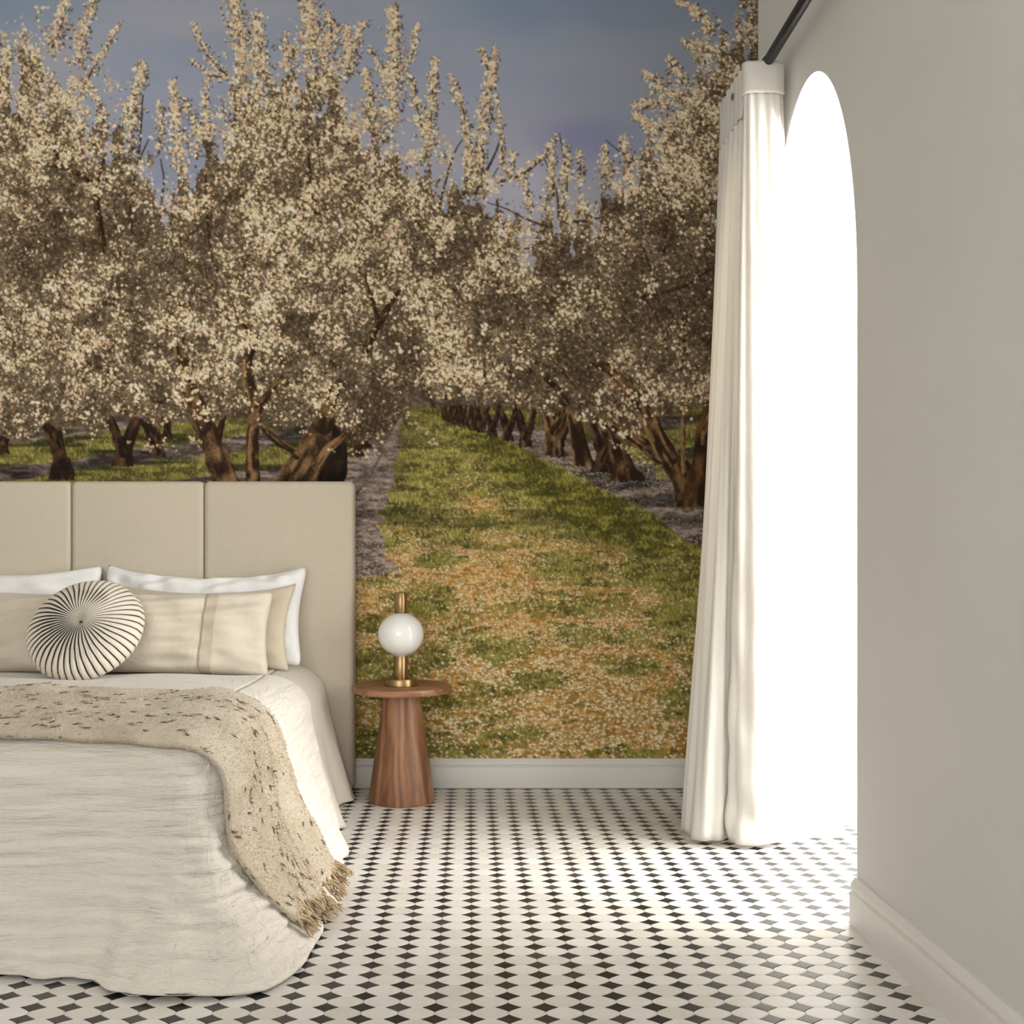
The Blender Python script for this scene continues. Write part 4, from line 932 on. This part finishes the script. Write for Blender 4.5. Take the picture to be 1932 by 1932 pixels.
tag(throw, 'flecked beige fleece throw with fringe draped across the foot of the bed', 'blanket')
# pile of the fleece: short tufts
rng = np.random.default_rng(8)
n = 70000; iu = rng.random(n) * (NU - 2); iv = rng.random(n) * (NV - 2); iu = NU - 2 - iu * .78
i0, j0 = iu.astype(int), iv.astype(int)
edge = rng.random(n) < .10; j0 = np.where(edge, np.where(rng.random(n) < .5, 0, NV - 2), j0)
fu, fv = iu - i0, np.where(edge, np.where(j0 == 0, 0, 1), iv - j0)
P0 = TH[i0, j0] * (1 - fu)[:, None] + TH[i0 + 1, j0] * fu[:, None]; P1 = TH[i0, j0 + 1] * (1 - fu)[:, None] + TH[i0 + 1, j0 + 1] * fu[:, None]
Pn = P0 + (P1 - P0) * np.asarray(fv)[:, None]; Nn = nn[i0, j0] 
Pn = Pn + Nn * .0125
ed = np.where(edge, np.where(j0 == 0, -1., 1.), 0.)
dirn = Nn * .55 + np.stack([np.full(n, .25), np.full(n, -.12), np.full(n, -.25)], -1) + rng.normal(size=(n, 3)) * .45
dirn[:, 1] += ed * .8
Pn = Pn - Nn * (np.abs(ed) * rng.random(n) * .013)[:, None]
dirn /= np.linalg.norm(dirn, axis=1, keepdims=True); ln = .004 + .006 * rng.random(n)
# brown flecks: small tufts of darker hair
nf = 520; ci = rng.integers(0, n, nf); dark = np.zeros(n, bool); take = rng.permutation(n)[:nf * 26].reshape(nf, 26)
cl_dir = np.stack([np.full(nf, .8), rng.normal(size=nf) * .5, np.full(nf, -.2)], -1)
for k in range(nf):
    q = take[k]; c0 = Pn[ci[k]].copy(); tdir = cl_dir[k] - Nn[ci[k]] * np.dot(cl_dir[k], Nn[ci[k]]); tdir /= np.linalg.norm(tdir) + 1e-9
    sz = .5 + 1.1 * rng.random()
    Pn[q] = c0 + tdir * (rng.normal(size=(26, 1)) * .0055 * sz) + np.cross(tdir, Nn[ci[k]]) * (rng.normal(size=(26, 1)) * .0018 * sz) + Nn[ci[k]] * .0012
    Nq = Nn[ci[k]]; dirn[q] = tdir * .9 + Nq * .25 + rng.normal(size=(26, 3)) * .15; dark[q] = True; dirn[q] /= np.linalg.norm(dirn[q], axis=1, keepdims=True)
side = np.cross(dirn, rng.normal(size=(n, 3))); side /= np.linalg.norm(side, axis=1, keepdims=True)
wd = .0006 + .0005 * rng.random(n)
V = np.stack([Pn - side * wd[:, None], Pn + side * wd[:, None], Pn + dirn * ln[:, None]], 1).reshape(-1, 3)
me = bpy.data.meshes.new('fleece_pile'); me.vertices.add(3 * n); me.vertices.foreach_set('co', V.reshape(-1).astype(np.float32)); me.loops.add(3 * n); me.loops.foreach_set('vertex_index', np.arange(3 * n, dtype=np.int32))
me.polygons.add(n); me.polygons.foreach_set('loop_start', (np.arange(n) * 3).astype(np.int32)); me.update(calc_edges=True); me.materials.append(M_PILE); me.materials.append(M_FLECK); me.polygons.foreach_set('material_index', dark.astype(np.int32))
o = link(bpy.data.objects.new('fleece_pile', me), throw); o['kind'] = 'stuff'
# tassels along the hem
def tassel_mesh(seed):
    r = random.Random(seed); bm = bmesh.new()
    for k in range(7):
        a = r.uniform(0, 6.28); rr = r.uniform(.002, .008); P, R = [], []
        for i in range(6):
            s = i / 5; P.append(((math.cos(a) * rr) * (.4 + s * 1.5) + .003 * math.sin(s * 7 + a), (math.sin(a) * rr) * (.4 + s * 1.5) + .003 * math.cos(s * 6 + a * 2), -.062 * s * r.uniform(.9, 1.08))); R.append(.0030 * (1 - .35 * s))
        g = tube_grid(P, R, 5); vs = [[bm.verts.new(q) for q in ring] for ring in g]
        for i in range(5):
            for q in range(5): bm.faces.new((vs[i][q], vs[i][(q + 1) % 5], vs[i + 1][(q + 1) % 5], vs[i + 1][q]))
        bm.faces.new(vs[-1])
    me = bpy.data.meshes.new('tassel'); bmesh.ops.recalc_face_normals(bm, faces=bm.faces[:]); bm.to_mesh(me); bm.free(); me.polygons.foreach_set('use_smooth', [True] * len(me.polygons)); me.materials.append(M_TASSEL); return me
TM = [tassel_mesh(k) for k in range(4)]
rt = random.Random(5)
for k in range(34):
    v = (k + .5) / 34; j = min(NV - 1, int(v * (NV - 1))); p = Vector(TH[-1, j]) + Vector(nn[-1, j]) * .008
    o = bpy.data.objects.new('tassel', TM[k % 4]); link(o, throw); o.location = p + Vector((-.004, 0, .006))
    sc = rt.uniform(.8, 1.15)
    down = Vector((.75 + rt.uniform(-.3, .3), rt.uniform(-.35, .1), -.62 - rt.uniform(0, .15))).normalized()
    o.rotation_euler = down.to_track_quat('-Z', 'Y').to_euler(); o.scale = (sc, sc, sc)
# ---------------------------------------------------------------  pillows
def pillow_grid(W, Hh, T, ear=.10, n=48, m=32, p=2.6, sag=0., flat=.5, seed=0, wr=.004, crn=.02):
    u = np.linspace(-1, 1, n); u = np.sign(u) * np.abs(u) ** .8; v = np.linspace(-1, 1, m); v = np.sign(v) * np.abs(v) ** .8
    U, V = np.meshgrid(u, v, indexing='ij')
    cr = 1 - crn * np.abs(U) ** 7 * np.abs(V) ** 7
    X = cr * W * U * (1 - ear * .55 * (1 - V ** 2) * np.abs(U) ** 3); Z = cr * Hh * V * (1 - ear * (1 - U ** 2) * np.abs(V) ** 3)
    Z = Z - sag * np.clip(V, 0, 1) ** 2 * (1 - np.abs(U) ** 2.2)
    th = T * np.clip((1 - np.abs(U) ** p), 0, 1) ** flat * np.clip((1 - np.abs(V) ** p), 0, 1) ** flat
    r = np.random.default_rng(seed); wv = np.zeros_like(U)
    for k in range(10): wv += np.sin(U * r.normal() * 9 + V * r.normal() * 6 + r.random() * 6.28) / 10
    wv = wv + .22 * np.sin(U * 17 + V * 11 + 1.5 * np.sin(V * 4 + seed)) * np.abs(U) ** 1.5 + .15 * np.sin(V * 15 - U * 8 + seed)
    th = th * (1 + .25 * wv) + wr * wv * np.clip(th / T * 2, 0, 1)
    edge = (np.abs(U) > .999) | (np.abs(V) > .999); th = np.where(edge, 0, np.maximum(th, 0))
    return X, Z, th
def pillow(name, W, Hh, T, loc, tilt, yaw, roll, mat, label, cat='pillow', group=None, parent=None, **k):
    X, Z, th = pillow_grid(W, Hh, T, **k); n, m = X.shape
    F = np.stack([X, -th, Z], -1); B = np.stack([X, th * .8, Z], -1)
    idx = np.arange(n * m).reshape(n, m); q = np.stack([idx[:-1, :-1], idx[1:, :-1], idx[1:, 1:], idx[:-1, 1:]], -1).reshape(-1, 4)
    V = np.concatenate([F.reshape(-1, 3), B.reshape(-1, 3)]); FF = np.concatenate([q, q[:, ::-1] + n * m])
    o = mesh_obj(name, V.tolist(), FF.tolist(), mat)
    bm = bmesh.new(); bm.from_mesh(o.data); bmesh.ops.remove_doubles(bm, verts=bm.verts[:], dist=1e-5); bmesh.ops.recalc_face_normals(bm, faces=bm.faces[:]); bm.to_mesh(o.data); bm.free()
    o.data.polygons.foreach_set('use_smooth', [True] * len(o.data.polygons))
    o.location = loc; o.rotation_euler = Euler((math.radians(tilt), math.radians(roll), math.radians(yaw)), 'XYZ')
    tag(o, label, cat, group); return o
pillow('bed_pillow', .404, .208, .075, (-1.026, 4.078, .714), -20, 0, .6, M_PIL_W, 'white cotton pillow leaning on the headboard beneath the right-hand channel seam', ear=.15, sag=.042, p=2.6, wr=.018, crn=.05, seed=3, group='white pillows against the headboard')
pillow('bed_pillow', .40, .205, .07, (-1.815, 4.075, .705), -20, 0, -1.5, M_PIL_W, 'white cotton pillow leaning on the headboard at the left, partly out of frame', ear=.12, sag=.022, p=2.6, wr=.018, crn=.05, seed=5, group='white pillows against the headboard')
pillow('tan_pillow', .37, .175, .055, (-1.022, 3.955, .682), -22, 0, 1.2, M_PIL_T, 'tan linen pillow sandwiched between white pillow and long lumbar cushion', ear=.16, sag=.03, p=2.4, seed=9)
LW, LH, LT = .645, .157, .075
lum = pillow('lumbar_cushion', LW, LH, LT, (-1.354, 3.832, .665), -16, 0, .5, M_PIL_B, 'long pale beige lumbar cushion with a satin stripe near its end', 'cushion', ear=.07, sag=.012, n=90, m=34, p=3.2, seed=14, wr=.012)
for sgn in (1, -1):
    X, Z, th = pillow_grid(LW, LH, LT, ear=.07, sag=.012, n=90, m=34, p=3.2, seed=14, wr=.012)
    cx = .425 * sgn; us = np.linspace(cx - .024, cx + .024, 8); n = len(us); G = np.zeros((n, X.shape[1], 3))
    for j in range(X.shape[1]):
        sh = sgn * .012 * (j / (X.shape[1] - 1) - .5)
        G[:, j, 0] = us + sh; G[:, j, 1] = -np.interp(us + sh, X[:, j], th[:, j]) - .0022; G[:, j, 2] = np.interp(us + sh, X[:, j], Z[:, j])
    b = grid_obj('satin_stripe', G, M_BAND, lum, .0012, 0); b['label'] = 'taupe satin stripe'
# round pleated cushion
def round_cushion():
    ns, nr = 192, 40; R, T = .203, .075; V = []; Fq = []
    def prof(s):                                       # s 0 tuft .. 1 rim .. 2 back
        if s <= 1: r = R * s ** .92; z = T * (1 - s ** 3.2) ** .55 - .030 * math.exp(-(s / .11) ** 1.3)
        else: q = 2 - s; r = R * q ** .92; z = -T * .8 * (1 - q ** 3.2) ** .55
        return r, z
    S = [1e-3] + [2 * k / nr for k in range(1, nr)]
    for s in S:
        r, z = prof(s)
        for k in range(ns):
            a = 2 * math.pi * k / ns; pl = math.cos(48 * a); amp = .0022 * math.sin(math.pi * min(1, s)) if s <= 1 else .001
            rr = r * (1 + .004 * pl); V.append((rr * math.cos(a), rr * math.sin(a), z - amp * pl * -1))
    for i in range(len(S) - 1):
        for k in range(ns): Fq.append((i * ns + k, i * ns + (k + 1) % ns, (i + 1) * ns + (k + 1) % ns, (i + 1) * ns + k))
    Fq.append(tuple(range(ns))[::-1]); Fq.append(tuple((len(S) - 1) * ns + k for k in range(ns)))
    o = mesh_obj('round_cushion', V, Fq, M_STRIPE)
    bm = bmesh.new(); bm.from_mesh(o.data); bmesh.ops.recalc_face_normals(bm, faces=bm.faces[:]); bm.to_mesh(o.data); bm.free()
    o.data.polygons.foreach_set('use_smooth', [True] * len(o.data.polygons))
    tag(o, 'round cream cushion with black radiating pleat stripes and a centre tuft', 'cushion')
    b = lathe('tuft_button', [(.001, 0.004), (.005, .0035), (.008, .001), (.0085, -.003), (.004, -.006)], M_BUTTON, o, 20, (0, 0, .046)); b['label'] = 'small dark centre button'
    return o
rc = round_cushion(); rc.location = (-1.325, 3.665, .683); rc.rotation_euler = Euler((math.radians(52), 0, math.radians(-4)), 'XYZ')
# =====================================================================  side table and lamp
TX, TY = -.2585, 4.07
tb = thing('side_table', 'round walnut side table with a solid tapering pedestal', 'table', (TX, TY, 0))
ped = lathe('pedestal', [(.126, 0), (.127, .004), (.1265, .012), (.105, .165), (.0835, .31), (.070, .418)], M_WOOD, tb, 96)
top = lathe('table_top', [(.176, .4175), (.188, .4185), (.1912, .4215), (.1925, .426), (.1925, .4385), (.1915, .4412), (.189, .442)], M_WOODTOP, tb, 128)
lamp = thing('table_lamp', 'small brass table lamp with a white opal glass globe', 'lamp', (TX - .003, TY - .005, .442))
lathe('lamp_base', [(.062, 0), (.0635, .0012), (.0635, .0255), (.0625, .027), (.026, .0272)], M_BRASS, lamp, 72)
lathe('lamp_stem', [(.0265, .026), (.0268, .027), (.0268, .1125), (.0262, .1135)], M_BRASS, lamp, 48)
gz, gr_, gh = .196, .0885, .0835
prof = [(gr_ * math.cos(a), gz + gh * math.sin(a)) for a in np.linspace(-math.asin(.965), math.asin(.965), 40)]
prof = [(.0245, prof[0][1] - .002)] + prof + [(.0235, prof[-1][1] + .002)]
g = lathe('glass_globe', prof, M_OPAL, lamp, 72); g['label'] = 'white opal glass globe'
lathe('lamp_cap', [(.0238, .2755), (.0243, .2765), (.0243, .3525), (.0236, .3535), (.0222, .3537), (.0222, .3500)], M_BRASS, lamp, 48)
# =====================================================================  curtain on its black rod
RX, RZ = .920, 2.462
rod = thing('curtain_rod', 'black round curtain rod fixed along the arch wall', 'curtain rod', (RX, 3.0, RZ))
def rod_part(o): o.parent = rod; o.matrix_parent_inverse = Matrix.Translation(-Vector(rod.location)); return o
rod_part(tube('pole', [(RX, y, RZ) for y in (2.30, 2.6, 3.0, 3.4, 3.66)], [.0162] * 5, M_ROD, None, 24))
for y, s in ((2.30, -1), (3.66, 1)): rod_part(tube('finial', [(RX, y, RZ), (RX, y + .006 * s, RZ), (RX, y + .012 * s, RZ), (RX, y + .024 * s, RZ), (RX, y + .03 * s, RZ)], [.0145, .018, .019, .019, .010], M_ROD, None, 20))
for y in (2.42, 3.60):
    rod_part(tube('bracket', [(RX, y, RZ - .016), (RX + .02, y, RZ - .022), (RX + .055, y, RZ - .022), (XR - .002, y, RZ - .022)], [.007, .007, .007, .007], M_ROD, None, 12))
    rod_part(tube('wall_plate', [(XR - .006, y, RZ - .022), (XR, y, RZ - .022)], [.022, .022], M_ROD, None, 20))
KEY = [((.966, 3.276), (1.165, 3.49)), ((.945, 3.264), (1.075, 3.455)), ((.918, 3.261), (.990, 3.405)), ((.885, 3.261), (.915, 3.385)), ((.860, 3.264), (.862, 3.405)), ((.853, 3.274), (.842, 3.445)),
       ((.860, 3.302), (.872, 3.490)), ((.850, 3.322), (.845, 3.475)), ((.857, 3.342), (.806, 3.438)), ((.849, 3.364), (.760, 3.435)), ((.856, 3.388), (.727, 3.465)), ((.848, 3.412), (.716, 3.510)), ((.856, 3.436), (.733, 3.540)),
       ((.847, 3.462), (.718, 3.570)), ((.855, 3.488), (.745, 3.600)), ((.848, 3.514), (.735, 3.625)), ((.856, 3.540), (.770, 3.650)), ((.850, 3.566), (.790, 3.672)), ((.866, 3.590), (.840, 3.690)), ((.905, 3.600), (.900, 3.695))]
def spline(K, n):
    K = np.array(K); Q = np.vstack([2 * K[0] - K[1], K, 2 * K[-1] - K[-2]]); out = []
    for q in np.linspace(0, len(K) - 1 - 1e-6, n):
        i = int(q); s = q - i; a, b, c, d = Q[i], Q[i + 1], Q[i + 2], Q[i + 3]
        out.append(.5 * (2 * b + (c - a) * s + (2 * a - 5 * b + 4 * c - d) * s * s + (3 * b - a - 3 * c + d) * s ** 3))
    return np.array(out)
NC, NZ = 330, 120
top_, bot_ = spline([k[0] for k in KEY], NC), spline([k[1] for k in KEY], NC)
ztop, zbot = 2.455, .016
zz = np.linspace(0, 1, NZ); G = np.zeros((NC, NZ, 3)); sN = np.linspace(0, 1, NC)
rngc = np.random.default_rng(2)
for k, s in enumerate(zz):
    e = .82 * s + .18 * s ** 3
    p = top_ * (1 - e) + bot_ * e
    # long soft folds, buckles near the floor
    w = .0045 * np.sin(sN * 60 + 2.5 * np.sin(s * 3.1)) * min(1, s * 4) + .0025 * np.sin(sN * 118 + s * 6)
    w += .006 * s ** 3 * np.sin(s * 46 + sN * 40) * np.exp(-((sN - .22) / .12) ** 2)
    w += .008 * max(0, s - .82) / .18 * np.sin(s * 95 + sN * 25) * np.exp(-((sN - .20) / .10) ** 2)
    tg = np.gradient(p, axis=0); nr = np.stack([tg[:, 1], -tg[:, 0]], -1); nr /= np.linalg.norm(nr, axis=1, keepdims=True) + 1e-9
    p = p + nr * w[:, None]
    G[:, k, 0], G[:, k, 1] = p[:, 0], p[:, 1]
    zb = zbot + .014 * np.clip(np.sin(sN * 22 + 1.0), 0, 1) + .03 * np.clip((.12 - sN) / .12, 0, 1)
    G[:, k, 2] = ztop + (zb - ztop) * s
cur = grid_obj('curtain', G, M_CURT, None, .0035, 0)
tag(cur, 'off-white cotton curtain drawn aside at the arched opening', 'curtain')
# folded heading band at the front and the seamed heading along the gathered side
fr = int(NC * 5.15 / (len(KEY) - 1))
hz = np.linspace(ztop + .004, ztop - .094, 14)
def band(i0, i1, zs, off, name, solid=.003):
    P = np.zeros((i1 - i0, len(zs), 3)); p = top_[i0:i1]; tg = np.gradient(top_, axis=0)[i0:i1]; nr = np.stack([tg[:, 1], -tg[:, 0]], -1); nr /= np.linalg.norm(nr, axis=1, keepdims=True)
    if nr[len(nr) // 3, 1] > 0 and name == 'heading_band': nr = -nr
    if name != 'heading_band' and nr[:, 0].mean() > 0: nr = -nr
    for k, z in enumerate(zs):
        o_ = off + (.002 if k in (len(zs) - 1, len(zs) - 2) else 0)
        P[:, k, 0] = p[:, 0] + nr[:, 0] * o_; P[:, k, 1] = p[:, 1] + nr[:, 1] * o_; P[:, k, 2] = z
    return grid_obj(name, P, M_CURT, cur, solid, 0)
b = band(0, fr, hz, .008, 'heading_band', .004); b['label'] = 'folded heading band'
band(fr, NC - 24, np.linspace(ztop + .001, ztop - .150, 16), .006, 'gathered_heading', .002)
# eyelet in the gathered side and the loop over the rod
ey = lathe('eyelet', [(.006, -.001), (.006, .0015), (.010, .002), (.0115, .0008), (.0115, -.001)], M_BRASS, cur, 28); ey.rotation_euler = (0, -math.pi / 2, 0); ey.location = (.838, 3.372, ztop - .055)
P = []
for a in np.linspace(-.5, math.pi + .5, 15): P.append([(RX - .021 * math.cos(a), y, RZ + .021 * math.sin(a)) for y in (3.262, 3.27, 3.285, 3.30)])
grid_obj('rod_loop', np.array(P), M_CURT, cur, .003, 0)
